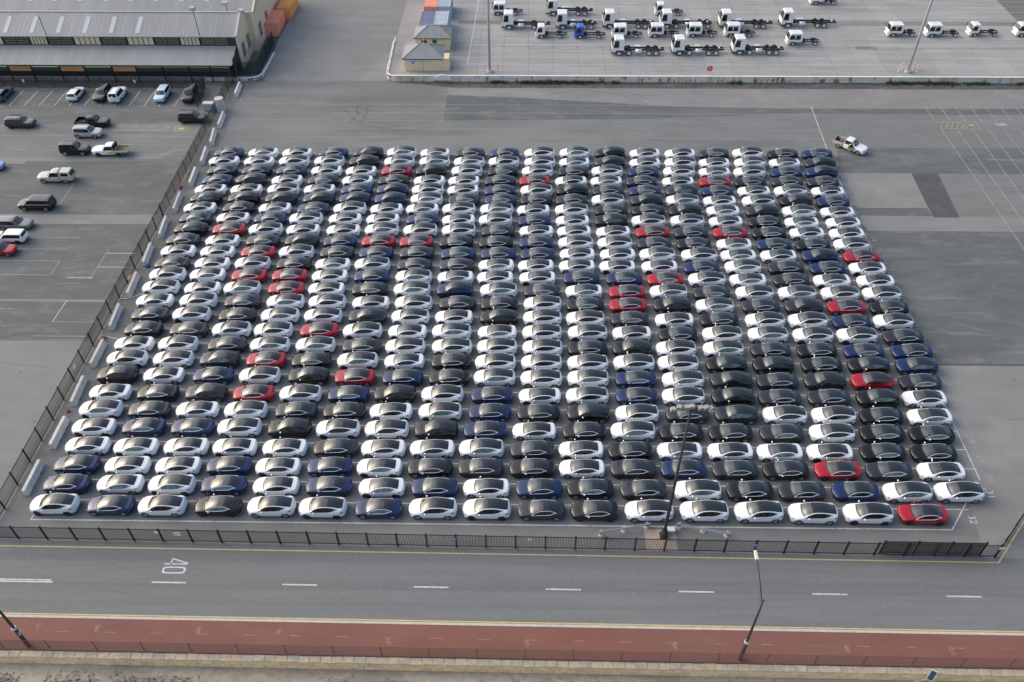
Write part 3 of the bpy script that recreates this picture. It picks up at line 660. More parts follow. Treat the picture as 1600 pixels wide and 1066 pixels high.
v = vehicle('car', P_SUV(4.5, 1.82, 1.62), lightblue_p, rim_s); place(v, -61.4, 130.5, 90, 'pale blue white car facing us, alone in the bays below the shed', 'car')
v = vehicle('car', P_FWD, dark_p, rim_d); place(v, -56.6, 130.4, 90, 'black four-wheel drive facing us beside the dark mesh fence corner', 'car')
v = vehicle('car', P_SUV(4.8, 1.9, 1.62), slate_p, rim_d); place(v, -81.3, 120.9, 180, 'slate grey crossover standing alone at the left, facing right', 'car'); roof_bars(v, -.2, 1.6, .62, 1.64)
v = vehicle('pickup_truck', P_UTE(5.4), dark_p, rim_d); tub(v, .90, 2.7, .90, .55, 1.10, dark_p, black_m); place(v, -69.6, 121.2, 180, 'dark grey pickup with an empty black bed behind the silver wagon', 'pickup')
v = vehicle('car', P_SUV(4.6, 1.84, 1.72), silver_p, rim_s); place(v, -69.2, 117.9, 180, 'silver wagon with roof rails parked in front of the dark pickup', 'car'); roof_bars(v, -.1, 1.7, .60, 1.75, rim_s)
v = vehicle('car', P_FWD, PAINT['K'], rim_s); place(v, -69.2, 112.8, 180, 'black four-wheel drive nose to nose with the white and yellow utility truck', 'car'); roof_bars(v, -.2, 1.7, .62, 1.89, rim_s)
hivis = mat('yellow_green', (.62,.72,.05), .5)
v = vehicle('utility_truck', P_UTE(5.5), PAINT['W'], rim_d); place(v, -63.7, 112.6, 0, 'white utility truck with a yellow-green door panel and open rear tray', 'pickup')
tray_f = mat('tray_floor', (.16,.10,.075), .8, var=.3, scale=4); tub(v, .95, 2.95, .96, .80, 1.08, mat('tray_side', (.52,.56,.40), .5), tray_f, 'tray')
hp = MB()
for sy in (-1, 1): hp.box(-.15, .95, sy*.935-.006, sy*.935+.006, .55, .92)
hp.build('door_panel', hivis, v); sc = MB(); sc.box(.86, .93, -.85, .85, 1.0, 1.85); sc.build('headboard', black_m, v)
dm = MB(); dm.hexa([(.30,-.95,.66),(.72,-.95,.66),(.72,-.944,.66),(.30,-.944,.66)], [(.38,-.95,.80),(.64,-.95,.80),(.64,-.944,.80),(.38,-.944,.80)]); dm.build('door_mark', mat('dark_print', (.05,.08,.06), .6), v)
v = vehicle('car', P_SUV(4.7, 1.88, 1.78), PAINT['K'], rim_d); place(v, -53.9, 122.7, 180, 'black four-wheel drive beside the yellow box marking and the mesh fence', 'car'); roof_bars(v, -.2, 1.6, .62, 1.8, rim_s)
v = vehicle('pickup_truck', P_UTE(5.4), cream_p, rim_s); tub(v, .90, 2.7, .90, .55, 1.10, cream_p, black_m); place(v, -69.0, 105.2, 0, 'champagne pickup with a closed canopy over its bed, facing left', 'pickup')
cp = MB(); cp.hexa([(.92,-.90,1.10),(2.68,-.90,1.10),(2.68,.90,1.10),(.92,.90,1.10)], [(.92,-.72,1.80),(2.35,-.70,1.78),(2.35,.70,1.78),(.92,.72,1.80)]); c_ = cp.build('canopy', cream_p, v, bevel=.03)
wn = MB()
for sy in (-1, 1): wn.hexa([(1.15,sy*.885,1.22),(2.25,sy*.885,1.22),(2.25,sy*.87,1.22),(1.15,sy*.87,1.22)], [(1.15,sy*.79,1.62),(2.15,sy*.79,1.62),(2.15,sy*.775,1.62),(1.15,sy*.775,1.62)])
wn.hexa([(2.64,-.7,1.2),(2.67,-.7,1.2),(2.67,.7,1.2),(2.64,.7,1.2)], [(2.42,-.6,1.68),(2.45,-.6,1.68),(2.45,.6,1.68),(2.42,.6,1.68)])
wn.build('canopy_window', sideglass_m, c_)
v = vehicle('van', P_VAN, PAINT['K'], rim_s, trim=.02); place(v, -68.9, 98.2, 0, 'black people carrier with a dull roof, facing left', 'van')
v = vehicle('car', P_WAGON, grey_p, rim_s); place(v, -69.95, 93.5, 180, 'grey wagon at the left edge, front to the right, above the white wagon', 'car')
v = vehicle('car', P_WAGON, PAINT['W'], rim_d); place(v, -69.4, 90.5, 0, 'white wagon at the left edge between the grey wagon and the red car', 'car')
v = vehicle('car', P_HATCH, PAINT['R'], rim_s); place(v, -69.4, 87.7, 180, 'red hatchback cut off by the left edge, below the white wagon', 'car')
v = vehicle('car', P_HATCH, paint('sky_blue', (.18,.30,.55), .3), rim_s); place(v, -80.3, 108.2, 180, 'blue car, only its nose showing at the left picture edge', 'car')

# the white pickup at the end of the bays, door open, driver in the seat
v = vehicle('pickup_truck', P_UTE(5.2), PAINT['W'], rim_s); tub(v, .90, 2.6, .90, .55, 1.10, silver_p, black_m)
place(v, 50.08, 115.18, 139.4, 'white pickup with its door open at the end of the bays', 'pickup')
dr = MB(); dr.hexa([(-.95,.92,.52),(-.35,1.62,.52),(-.39,1.66,.52),(-.99,.96,.52)], [(-.95,.90,1.12),(-.35,1.60,1.12),(-.39,1.64,1.12),(-.99,.94,1.12)]); d_ = dr.build('door', silver_p, v)
dw = MB(); dw.hexa([(-.82,1.04,1.13),(-.38,1.56,1.13),(-.41,1.58,1.13),(-.85,1.06,1.13)], [(-.60,1.20,1.55),(-.42,1.44,1.55),(-.45,1.46,1.55),(-.63,1.22,1.55)]); dw.build('door_window', sideglass_m, d_)
op = MB(); op.box(-.86, .0, .925, .94, .56, 1.08); op.build('doorway_shade_panel', black_m, v)  # black panel laid on the closed side, standing for the dark cab interior
rk = MB(); rk.bar((.95,-.85,1.1),(.95,-.85,1.75),.05); rk.bar((.95,.85,1.1),(.95,.85,1.75),.05); rk.bar((.95,-.85,1.75),(.95,.85,1.75),.05); rk.build('rack', silver_p, v)
pm_red = mat('red_plastic', (.60,.06,.04), .5)
def gear(x, y, z, rz, h, lbl):
    g = MB(); n = 10
    g.tube([(0,0,0),(0,0,.03)], .22, 4); g.tube([(0,0,.03),(0,0,h)], .15, n, r2=.03)
    o = g.build('traffic_cone', pm_red); o.location = (x, y, z); o.rotation_euler = (R(70), 0, R(rz)); b = MB(); b.tube([(0,0,h*.45),(0,0,h*.65)], .095, n, r2=.07); b.build('reflective_band', film_m, o)
    tag(o, lbl, 'traffic cone')
gear(48.75, 116.2, .92, 40, .6, 'red traffic cone lying in the bed of the white pickup')

# driver
def person(loc, rz):
    J = {'hip':(0,0,.55),'waist':(0,0,.72),'chest':(.02,0,.95),'neck':(.03,0,1.10),'head':(-.02,0,1.22),'crown':(-.02,0,1.33),
         'sl':(.02,.18,1.03),'el':(-.12,.24,.80),'hl':(-.36,.18,.84),'sr':(.02,-.18,1.03),'er':(-.12,-.24,.80),'hr':(-.36,-.18,.84),
         'tl':(-.04,.10,.54),'kl':(-.44,.12,.60),'al':(-.52,.12,.22),'fl':(-.70,.12,.19),'tr':(-.04,-.10,.54),'kr':(-.44,-.12,.60),'ar':(-.52,-.12,.22),'fr':(-.70,-.12,.19)}
    rad = dict(hip=.15,waist=.14,chest=.16,neck=.06,head=.10,crown=.08,sl=.075,sr=.075,el=.05,er=.05,hl=.038,hr=.038,tl=.09,tr=.09,kl=.065,kr=.065,al=.045,ar=.045,fl=.04,fr=.04)
    E_ = [('hip','waist'),('waist','chest'),('chest','neck'),('neck','head'),('head','crown'),('chest','sl'),('sl','el'),('el','hl'),('chest','sr'),('sr','er'),('er','hr'),('hip','tl'),('tl','kl'),('kl','al'),('al','fl'),('hip','tr'),('tr','kr'),('kr','ar'),('ar','fr')]
    ks = list(J); me = bpy.data.meshes.new('person'); me.from_pydata([J[k_] for k_ in ks], [(ks.index(a), ks.index(b)) for a, b in E_], []); me.update()
    o = link('person', me); md = o.modifiers.new('skin', 'SKIN')
    for k_, sv in zip(ks, me.skin_vertices[0].data): sv.radius = (rad[k_], rad[k_])
    me.skin_vertices[0].data[0].use_root = True
    sb = o.modifiers.new('sub', 'SUBSURF'); sb.levels = 1; sb.render_levels = 1
    bpy.context.view_layer.update()
    me2 = bpy.data.meshes.new_from_object(o.evaluated_get(bpy.context.evaluated_depsgraph_get())); o.modifiers.clear(); o.data = me2
    me2.materials.clear()
    for m_ in (hivis, mat('skin', (.42,.26,.19), .6), mat('navy_cloth', (.02,.025,.05), .8), mat('dark_hair', (.03,.022,.018), .8)): me2.materials.append(m_)
    for q in me2.polygons:
        c_ = q.center
        q.material_index = (3 if c_.z > 1.27 or (c_.z > 1.18 and c_.x > .03) else 1) if c_.z > 1.10 else (1 if c_.x < -.30 and c_.z > .72 else (0 if c_.z > .66 else 2)); q.use_smooth = True
    o.location = loc; o.rotation_euler = (0, 0, rz)
    return tag(o, 'person in a yellow high-visibility top sitting in the white pickup doorway', 'person')
_m = Matrix.Rotation(R(139.4), 4, 'Z')
_p = _m @ Vector((-.30, .80, 0)); person((50.08+_p.x, 115.18+_p.y, .22), R(139.4-75))

# ------------------------------------------------------------------ truck cab-chassis in the yard
truck_w = mat('truck_white', (.78,.78,.77), .4, coat=.5); truck_b = mat('truck_blue', (.02,.10,.52), .4, coat=.6)
chassis_m = mat('chassis_black', (.020,.021,.023), .6); tank_m = mat('alloy', (.78,.79,.79), .35, .4)
rim_truck = mat('truck_rim', (.80,.80,.79), .5)
def prism(mb, prof, y0, y1, narrow=None, mi=0):
    n = len(prof); f = narrow or (lambda z: 1.0); c = (y0+y1)/2
    v_ = [(x, c+(y0-c)*f(z), z) for x, z in prof]+[(x, c+(y1-c)*f(z), z) for x, z in prof]
    mb.add(v_, [tuple(range(n-1, -1, -1)), tuple(range(n, 2*n))]+[(i, (i+1)%n, n+(i+1)%n, n+i) for i in range(n)], mi)
def truck(t, x, y, wb, end, label, pm=truck_w):
    heavy = t in 'HEL'; hw = 1.2 if heavy else .97; r = .50 if heavy else .38; crew = t == 'C'
    root = empty('cab_chassis_truck', (x, y+hw-.14, PZ), 0, label, 'truck', 'new cab-chassis trucks parked in the yard')
    top = 3.0 if heavy else 2.25; fx = -1.35 if heavy else -1.08; bx = .80 if heavy else (1.62 if crew else .62); z0 = .62 if heavy else .45
    zw = 1.75 if heavy else 1.28; zt_ = top-.32
    cab = MB(); prism(cab, [(fx+.06,z0),(bx,z0+.35),(bx,top-.12),(bx-.12,top),(fx+.55,top),(fx+.38,top-.12),(fx+.02,zw),(fx,z0+.25)][::-1], -hw, hw, lambda z: 1.0 if z < zw+.1 else 1-.10*(z-zw)/(top-zw))
    c_ = cab.build('cab', pm, root, bevel=.04)
    def face_y(z): return hw*(1.0 if z < zw+.1 else 1-.10*(z-zw)/(top-zw))
    ws = MB(); e = .012
    za, zb_ = zw+.06, top-.22
    def fxz(z): return fx+.02+(z-zw)/(top-.12-zw)*.36
    ws.hexa([(fxz(za)-e,-face_y(za)*.88,za),(fxz(za)+.03,-face_y(za)*.88,za),(fxz(za)+.03,face_y(za)*.88,za),(fxz(za)-e,face_y(za)*.88,za)],
            [(fxz(zb_)-e,-face_y(zb_)*.88,zb_),(fxz(zb_)+.03,-face_y(zb_)*.88,zb_),(fxz(zb_)+.03,face_y(zb_)*.88,zb_),(fxz(zb_)-e,face_y(zb_)*.88,zb_)])
    ws.build('windscreen', glass_m, root)
    spans = [(fx+.40, fx+1.22)]+([(fx+1.42, fx+2.25)] if crew else [])
    for sy in (-1, 1):
        for (a, b) in spans:
            w_ = MB(); zz0, zz1 = za-(.30 if heavy else .16), zb_-.06; ya, yb_ = face_y(zz0), face_y(zz1)
            w_.hexa([(a-.12,sy*(ya+e),zz0),(b,sy*(ya+e),zz0),(b,sy*(ya-.03),zz0),(a-.12,sy*(ya-.03),zz0)],[(a+.08,sy*(yb_+e),zz1),(b,sy*(yb_+e),zz1),(b,sy*(yb_-.03),zz1),(a+.08,sy*(yb_-.03),zz1)])
            w_.build('side_window', sideglass_m, root)
        mr = MB(); mr.box(fx-.05, fx+.06, sy*(hw+.12)-.09, sy*(hw+.12)+.09, zw+.15, zw+.55); mr.build('mirror', black_m, root)
        hl = MB(); hl.box(fx-.02, fx+.12, sy*hw*.72-.16, sy*hw*.72+.16, z0+.12, z0+.32); hl.build('headlight', head_m, root)
    bp = MB(); bp.box(fx-.06, fx+.4, -hw*.98, hw*.98, z0-.22, z0+.06); bp.build('bumper', chassis_m if heavy else pm, root)
    ar = MB()
    for sy in (-1, 1): ar.box(-r-.12, r+.16, sy*hw-.17 if sy > 0 else -hw-.004, hw+.004 if sy > 0 else -hw+.17, z0+.05, z0+.38 if heavy else z0+.30)
    ar.build('wheel_arch', chassis_m, root)
    ch = MB(); zc = .95 if heavy else .72; hh = .26 if heavy else .18
    for sy in (-1, 1): ch.box(-.6, end, sy*.42-.07, sy*.42+.07, zc-hh, zc)
    k_ = bx+.25
    while k_ < end-.05: ch.box(k_, k_+.12, -.42, .42, zc-hh+.04, zc-.03); k_ += .85
    ch.box(bx+.05, bx+.7, -.35, .35, zc-.35, zc+.22); ch.tube([(0,-.8,r),(0,.8,r)], .09, 8)
    ax = {'H':[wb-.65,wb+.65],'E':[wb-.65,wb+.65],'L':[wb],'C':[wb],'S':[wb]}[t]
    for a in ax: ch.tube([(a,-.85,r),(a,.85,r)], .12, 8); ch.ellip((a,0,r),(.25,.25,.22),8,6)
    ch.build('chassis', chassis_m, root)
    fr = [0.0]+([1.75] if t == 'E' else [])
    wd = .29 if heavy else .21
    add_wheels(root, fr, hw-.15, r, wd, rim_truck); add_wheels(root, ax, hw-.22, r, wd*1.7, rim_truck)
    if heavy:
        tx = (fr[-1]+ax[0])/2-.1
        tk = MB(); tk.tube([(tx-.55,-hw+.30,zc-.15),(tx+.55,-hw+.30,zc-.15)], .36, 12); tk.build('fuel_tank', tank_m, root, True)
        for a in ax:
            for sy in (-1, 1):
                g = MB(); n = 8; pts = [(a+.62*math.cos(math.pi*q/n), sy*(hw-.22), r+.62*math.sin(math.pi*q/n)) for q in range(n+1)]
                for q in range(n):
                    p0, p1 = pts[q], pts[q+1]; g.quad([(p0[0],p0[1]-.22,p0[2]),(p1[0],p1[1]-.22,p1[2]),(p1[0],p1[1]+.22,p1[2]),(p0[0],p0[1]+.22,p0[2])])
                if sy < 0 and False: g.build('mudguard', chassis_m, root)
        tb = MB(); tb.box(tx-.45, tx+.5, .45, hw-.05, zc-.45, zc+.1); tb.build('battery_box', tank_m, root, bevel=.02)
        tb = MB(); tb.box(end-1.0, end-.75, -.30, .10, zc, zc+.16); tb.build('air_tank', truck_w, root)
    else:
        tb = MB(); tb.box(wb-.5, wb+.45, -.9, -.55, zc-.02, zc+.05); tb.box(wb-.5, wb+.45, .55, .9, zc-.02, zc+.05); tb.build('mudguard', chassis_m, root)
    return root
TR = [('C',-5.6,162.87,3.41,4.92,'white crew-cab truck nearest the tall mast, cut by the top edge'),
('L',-3.25,156.24,4.68,7.79,'white long-chassis truck leftmost in the row behind the blue truck'),
('H',5.26,162.66,5.43,7.74,'white three-axle truck at the top edge, second from the mast'),
('H',6.9,156.47,4.73,6.49,'white three-axle truck directly behind the small blue truck'),
('S',2.85,152.48,3.4,4.82,'small white single-cab truck left of the blue truck'),
('S',10.06,152.35,3.4,4.74,'small blue single-cab truck, the only blue one in the yard'),
('H',15.87,156.83,5.99,8.55,'white three-axle truck right of the blue truck, in the row behind it'),
('C',17.05,152.6,3.33,4.61,'small white crew-cab truck first to the right of the blue truck'),
('E',16.74,145.37,5.99,8.16,'white four-axle truck, left one of the three nearest the wall'),
('S',26.16,162.82,3.31,4.33,'small white single-cab truck farthest back, above a four-axle truck cab'),
('E',26.66,156.92,7.1,8.58,'white four-axle truck in the third row from the wall'),
('C',23.93,152.94,3.4,4.55,'small white crew-cab truck second to the right of the blue truck'),
('C',31.05,153.14,3.39,4.66,'small white crew-cab truck third to the right of the blue truck'),
('E',27.58,145.55,5.87,8.05,'white four-axle truck, middle one of the three nearest the wall'),
('H',37.89,157.01,6.3,8.76,'white three-axle truck behind the fourth crew-cab right of the blue truck'),
('C',38.11,153.34,3.45,4.59,'small white crew-cab truck fourth to the right of the blue truck'),
('E',38.43,145.82,5.87,7.95,'white four-axle truck, right one of the three nearest the wall'),
('H',49.61,157.49,6.19,9.26,'white three-axle truck with the longest bare frame, right end of its row'),
('C',48.84,149.74,4.0,4.98,'white crew-cab truck standing off the tail of the right four-axle truck'),
('C',57.61,168.47,3.44,4.26,'truck cut off at the top edge, only wheels and frame showing'),
('C',68.35,153.68,3.45,4.21,'white crew-cab truck left of the leaning mast'),
('C',75.46,153.55,4.3,5.04,'white crew-cab truck just right of the leaning mast'),
('S',83.51,153.87,3.56,4.33,'white single-cab truck second right of the leaning mast'),
('C',92.16,153.88,3.44,3.94,'white truck cut off by the right picture edge')]
for (t, x, y, wb, end, lb) in TR: truck(t, x, y, wb, end, lb, truck_b if 'blue single' in lb else truck_w)

# ------------------------------------------------------------------ fences and walls
fence_m = mat('black_steel', (.012,.012,.013), .5)
def lerp2(A, B, t): return (A[0]+(B[0]-A[0])*t, A[1]+(B[1]-A[1])*t)
def palisade(A, B, h, pan, label, gap=.139, pw=.046, z=0.0, name='palisade_fence'):
    L = math.dist(A, B); n = max(1, round(L/pan)); root = empty(name, (A[0], A[1], z), 0, label, 'fence')
    ang = math.atan2(B[1]-A[1], B[0]-A[0]); root.rotation_euler = (0, 0, ang); step = L/n
    pm_ = MB(); pm_.box(-.065, .065, -.055, .055, 0, h+.04); pme = pm_.mesh('post', fence_m)
    rm_ = MB(); rm_.box(.066, step-.066, -.02, .02, 0, .07); rme = rm_.mesh('rail', fence_m)
    q = MB(); m_ = int((step-.12)/gap)
    for k_ in range(m_):
        x = .06+(k_+.5)*(step-.12)/m_; q.box(x-pw/2, x+pw/2, -.036, -.021, .08, h-.02)
    qme = q.mesh('pickets', fence_m)
    for i in range(n+1):
        link('post', pme, root, (i*step, 0, 0))
        if i == n: break
        link('rail', rme, root, (i*step, 0, .18)); link('rail', rme, root, (i*step, 0, h-.22))
        o = link('pickets', qme, root, (i*step, 0, 0)); o['kind'] = 'stuff'
    return root
palisade((-50.45,43.95), (43.78,43.17), 2.1, 2.78, 'black palisade fence between the road and the front row of cars')
palisade((-50.55,44.4), (-50.45,96.0), 2.1, 2.8, 'black palisade fence along the left side of the parked rows', z=0)
palisade((43.95,43.25), (50.6,50.2), 2.1, 2.4, 'black fence slanting away from the front corner at the right')
palisade((33.3,43.46), (42.5,43.38), 2.1, 3.0, 'black gate leaf standing behind the right end of the front fence', name='gate', gap=.085, pw=.05)['category'] = 'gate'
gp = MB(); gp.box(-.12,.12,-.12,.12,0,3.0); gp.box(-.5,.5,-.1,.1,2.5,2.9); gp.box(.5,.8,-.16,.16,0,2.4)
o = gp.build('gate_post', fence_m); o.location = (50.2, 50.9, 0); o.rotation_euler = (0,0,R(46)); tag(o, 'black gate post at the far end of the slanting corner fence', 'post')
mesh_m = mat('mesh_black', (.014,.014,.015), .7)
def screen(A, B, h, pan, label, z=0.0, gap=.055, th=.016, pr=.05):
    L = math.dist(A, B); n = max(1, round(L/pan)); root = empty('mesh_fence', (A[0], A[1], z), math.atan2(B[1]-A[1], B[0]-A[0]), label, 'fence'); step = L/n
    pm_ = MB(); pm_.tube([(0,0,0),(0,0,h+.08)], pr, 6); pme = pm_.mesh('post', fence_m)
    q = MB(); k_ = .06
    while k_ < h: q.box(.03, step-.03, -.003, .003, k_, k_+th); k_ += gap
    x = .1
    while x < step: q.box(x, x+th*.8, .004, .009, .05, h); x += gap*1.3
    qme = q.mesh('mesh_panel', mesh_m)
    for i in range(n+1):
        link('post', pme, root, (i*step,0,0))
        if i < n: link('mesh_panel', qme, root, (i*step,0,0))['kind'] = 'stuff'
    return root
screen((-50.45,96.2), (-50.9,132.8), 2.1, 2.9, 'black mesh fence continuing the left side fence up to the shed corner')
screen((-110,133.75), (-55.2,133.85), 2.1, 2.9, 'dark mesh fence in front of the shed, behind the parked cars', gap=.05, th=.022)
screen((-55.1,133.8), (-54.3,126.3), 2.3, 2.5, 'dark mesh fence piece beside the black four-wheel drive below the shed')
screen((-51.0,133.0), (-50.4,138.2), 2.6, 2.6, 'dark mesh gate piece at the shed corner', z=0)
screen((-50.2,138.0), (-46.9,138.2), 2.4, 1.7, 'dark mesh screen beside the shed gable, facing us', z=SPZ, gap=.045, th=.018)
screen((-46.8,138.3), (-46.9,150.6), 2.4, 2.9, 'dark mesh screen beside the shed gable, along the ramp', z=SPZ, gap=.045, th=.018)

white_wall = mat('old_white_wall', (.66,.645,.60), .8, var=.12, scale=.8, extra=[((.48,.40,.24), .25, (1,.5,.3), .52, .62, .7), ((.10,.098,.085), 1.6, (1,.3,.35), .55, .62, .85)])
white_cope = mat('white_coping', (.72,.715,.70), .7, var=.08, scale=1.5)
def low_wall(pts, label, h=PZ+.12, th=.32):
    root = empty('low_wall', (pts[0][0], pts[0][1], 0), 0, label, 'wall'); ox, oy = pts[0][:2]
    w_ = MB(); c_ = MB()
    for i in range(len(pts)-1):
        a, b = Vector(pts[i][:2]), Vector(pts[i+1][:2]); d = (b-a).normalized(); nn = Vector((-d.y, d.x))*th/2
        z0 = pts[i][2] if len(pts[i]) > 2 else 0; z1 = pts[i+1][2] if len(pts[i+1]) > 2 else 0
        P4 = [a-nn, b-nn, b+nn, a+nn]
        w_.hexa([(p.x-ox,p.y-oy,0) for p in P4], [(p.x-ox,p.y-oy,h) for p in P4])
        nn2 = nn*1.12; P4 = [a-nn2, b-nn2, b+nn2, a+nn2]
        c_.hexa([(p.x-ox,p.y-oy,h+.002) for p in P4], [(p.x-ox,p.y-oy,h+.09) for p in P4])
    w_.build('wall', white_wall, root); c_.build('coping', white_cope, root); return root
low_wall([(-22.6,136.95),(140,137.4)], 'long stained white wall edging the truck yard')
low_wall([(-110,136.85),(-47.9,136.95),(-46.9,137.4),(-46.3,138.5),(-45.9,152.0)], 'low white wall below the shed, curving up beside the ramp', h=.5)
low_wall([(-22.6,136.95),(-23.6,137.2),(-24.2,138.2),(-24.5,151.0)], 'low white wall curving round the huts beside the ramp', h=PZ+.05)
ah = MB(); n = 12
prof = [(-1.6+3.2*k_/n, .95*math.sqrt(max(0, 1-(-1+2*k_/n)**2))) for k_ in range(n+1)]
v_ = [(x, -.2, .35+z) for x, z in prof]+[(x, .2, .35+z) for x, z in prof]; N_ = n+1
ah.add(v_, [tuple(range(N_-1,-1,-1)), tuple(range(N_,2*N_))]+[(i, i+1, N_+i+1, N_+i) for i in range(n)]+[(N_-1, 0, N_, 2*N_-1)])
o = ah.build('wall_hump', white_cope); o.location = (-14.4, 136.75, .05); tag(o, 'rounded white hump on the yard wall in front of the hut', 'wall')

# concrete barriers along the left fence
bar_m = mat('barrier_concrete', (.72,.66,.58), .85, var=.12, scale=1.5, objrand=.08, extra=[((.60,.57,.52), 1.6, (1,1,.6), .56, .68, .6)])
BAR = [(-49.17,48.77,-49.24,52.83),(-48.95,54.67,-49.0,58.7),(-49.12,60.64,-49.35,64.69),(-49.24,66.5,-49.3,70.62),(-49.34,72.83,-49.67,76.99),(-49.35,78.81,-49.61,83.09),(-49.44,85.06,-49.83,89.29),(-49.26,91.01,-49.7,95.43),(-49.19,96.97,-49.55,101.43),(-48.84,103.42,-49.24,108.06),(-48.83,109.3,-49.29,113.9),(-48.91,114.85,-49.59,119.54),(-49.19,120.35,-49.52,124.7),(-49.13,130.6,-49.42,135.21)]
jb = MB(); l2 = 2.0
secs = [(-.34,0),(-.34,.08),(-.21,.33),(-.16,.82),(.16,.82),(.21,.33),(.34,.08),(.34,0)]
nS = len(secs); xsb = [-l2,-l2+.05,l2-.05,l2]
for k_ in range(4):
    sc_ = .97 if k_ in (0,3) else 1.0
    for (yy, zz) in secs: jb.v.append((xsb[k_], yy*sc_, zz*sc_))
for k_ in range(3):
    for j in range(nS): jb.f.append((k_*nS+j, (k_+1)*nS+j, (k_+1)*nS+(j+1)%nS, k_*nS+(j+1)%nS)); jb.mi.append(0)
jb.f += [tuple(range(nS)), tuple(3*nS+j for j in range(nS))[::-1]]; jb.mi += [0,0]
jme = jb.mesh('concrete_barrier', bar_m); ftm = MB()
for sx in (-.8, .8):
    for zz in (.0,): ftm.box(sx-.16, sx+.16, -.355, .355, .0, .07)
fme = ftm.mesh('fork_slot', black_m)
for i, (xa, ya, xb, yb) in enumerate(BAR):
    o = link('concrete_barrier', jme, None, ((xa+xb)/2, (ya+yb)/2, 0), math.atan2(yb-ya, xb-xa)); link('fork_slot', fme, o)
    o.scale = (min(1.05, math.dist((xa,ya),(xb,yb))/4.15), 1, 1)
    tag(o, ('pale concrete barrier beside the left fence, nearest the road' if i == 0 else ('pale concrete barrier farthest from the road, apart by the shed corner' if i == 13 else 'pale concrete barrier beside the left fence, %s counted from the road' % ORD[i])), 'barrier', 'concrete barriers along the left fence')

# limestone wall below the cycle path, laid stone by stone
lime_m = mat('limestone', (.82,.60,.35), .9, var=.14, scale=2.2, bump=.5, objrand=.10, extra=[((.60,.46,.29), 1.4, (1,1,1), .52, .66, .6)])
lime_top = mat('limestone_coping', (.52,.43,.30), .9, var=.20, scale=2.4, bump=.5, objrand=.07, extra=[((.36,.33,.28), 1.1, (.6,1,1), .48, .62, .7)])
LW = empty('limestone_wall', (0, 32.40, 0), math.atan(-.0055), 'cream limestone block wall below the red path', 'wall')
core = MB(); core.box(-110, 110, -.17, .30, -1.3, -.04); core.build('core', mat('mortar', (.33,.28,.19), .95), LW)
stv = []
for k_ in range(4):
    st = MB(); rr = random.Random(k_)
    st.box(.012, .938, -.27, -.165, .012, .56); me = st.mesh('stone', lime_m, bevel=.018)
    for v_ in me.vertices: v_.co += Vector((rr.uniform(-.012,.012), rr.uniform(-.02,.012), rr.uniform(-.012,.012)))
    stv.append(me)
cpv = []
for k_ in range(3):
    st = MB(); rr = random.Random(k_+9); st.box(.01, .94, -.30, .24, 0, .12); me = st.mesh('coping_stone', lime_top, bevel=.02)
    for v_ in me.vertices: v_.co += Vector((rr.uniform(-.012,.012), rr.uniform(-.03,.02), rr.uniform(-.02,.015)))
    cpv.append(me)
for c_ in range(2):
    for i in range(-51, 50): link('stone', random.choice(stv), LW, (i*.95+.475*c_, random.uniform(-.015,.015), -1.24+.58*c_-.02))
for i in range(-51, 50): link('coping_stone', random.choice(cpv), LW, (i*.95+.2, random.uniform(-.02,.02), -.045+random.uniform(-.01,.012)))
# wire fence between path and wall
WF = empty('wire_fence', (0, 32.86, .06), math.atan(-.0055), 'low wire fence with thin rusty posts beside the red path', 'fence')
wp_m = mat('rusty_steel', (.085,.055,.042), .7); wire_m = mat('fence_wire', (.16,.085,.07), .7)
pm_ = MB(); pm_.tube([(0,0,0),(0,0,1.5)], .032, 6); pme = pm_.mesh('post', wp_m)
q = MB(); st_ = 4.05; k_ = .08
while k_ < 1.42: q.box(.03, st_-.03, -.003, .003, k_, k_+.006); k_ += .052
x = .06
while x < st_: q.box(x, x+.006, .004, .010, .05, 1.42); x += .055
q.bar((.03,0,1.44),(st_-.03,0,1.44),.03); qme = q.mesh('wire_mesh', wire_m)
for i in range(-12, 12):
    link('post', pme, WF, (.35+i*st_, 0, 0)); link('wire_mesh', qme, WF, (.35+i*st_, 0, 0))['kind'] = 'stuff'

# ------------------------------------------------------------------ lamps and masts
pole_m = mat('dark_pole', (.035,.034,.034), .6); galv_m = mat('galvanised', (.50,.52,.54), .5, .1); lamp_m = mat('lamp_grey', (.40,.39,.37), .6); lampw_m = mat('lamp_white', (.62,.62,.60), .5)
t = empty('floodlight_tower', (13.44,45.04,0), 0, 'tall black floodlight tower rising over the parked cars', 'light tower')
b = MB(); b.tube([(0,0,0),(0,0,18.0)], .17, 12, r2=.085); b.build('pole', pole_m, t, True)
b = MB(); b.tube([(0,0,0),(0,0,.9)], .30, 10); b.box(-.38,.38,-.38,.38,0,.06); b.tube([(0,0,.9),(0,0,1.1)], .24, 10); b.build('base', pole_m, t)
for dx, dy in ((.3,.3),(-.3,.3),(.3,-.3),(-.3,-.3)): bb = MB(); bb.tube([(dx,dy,.05),(dx,dy,.22)], .04, 6); bb.build('bolt', pole_m, t)
b = MB(); b.bar((-1.55,0,18.0),(1.55,0,18.0),.09); b.bar((-1.0,.3,17.9),(1.0,.3,17.9),.06); b.build('crossbar', pole_m, t)
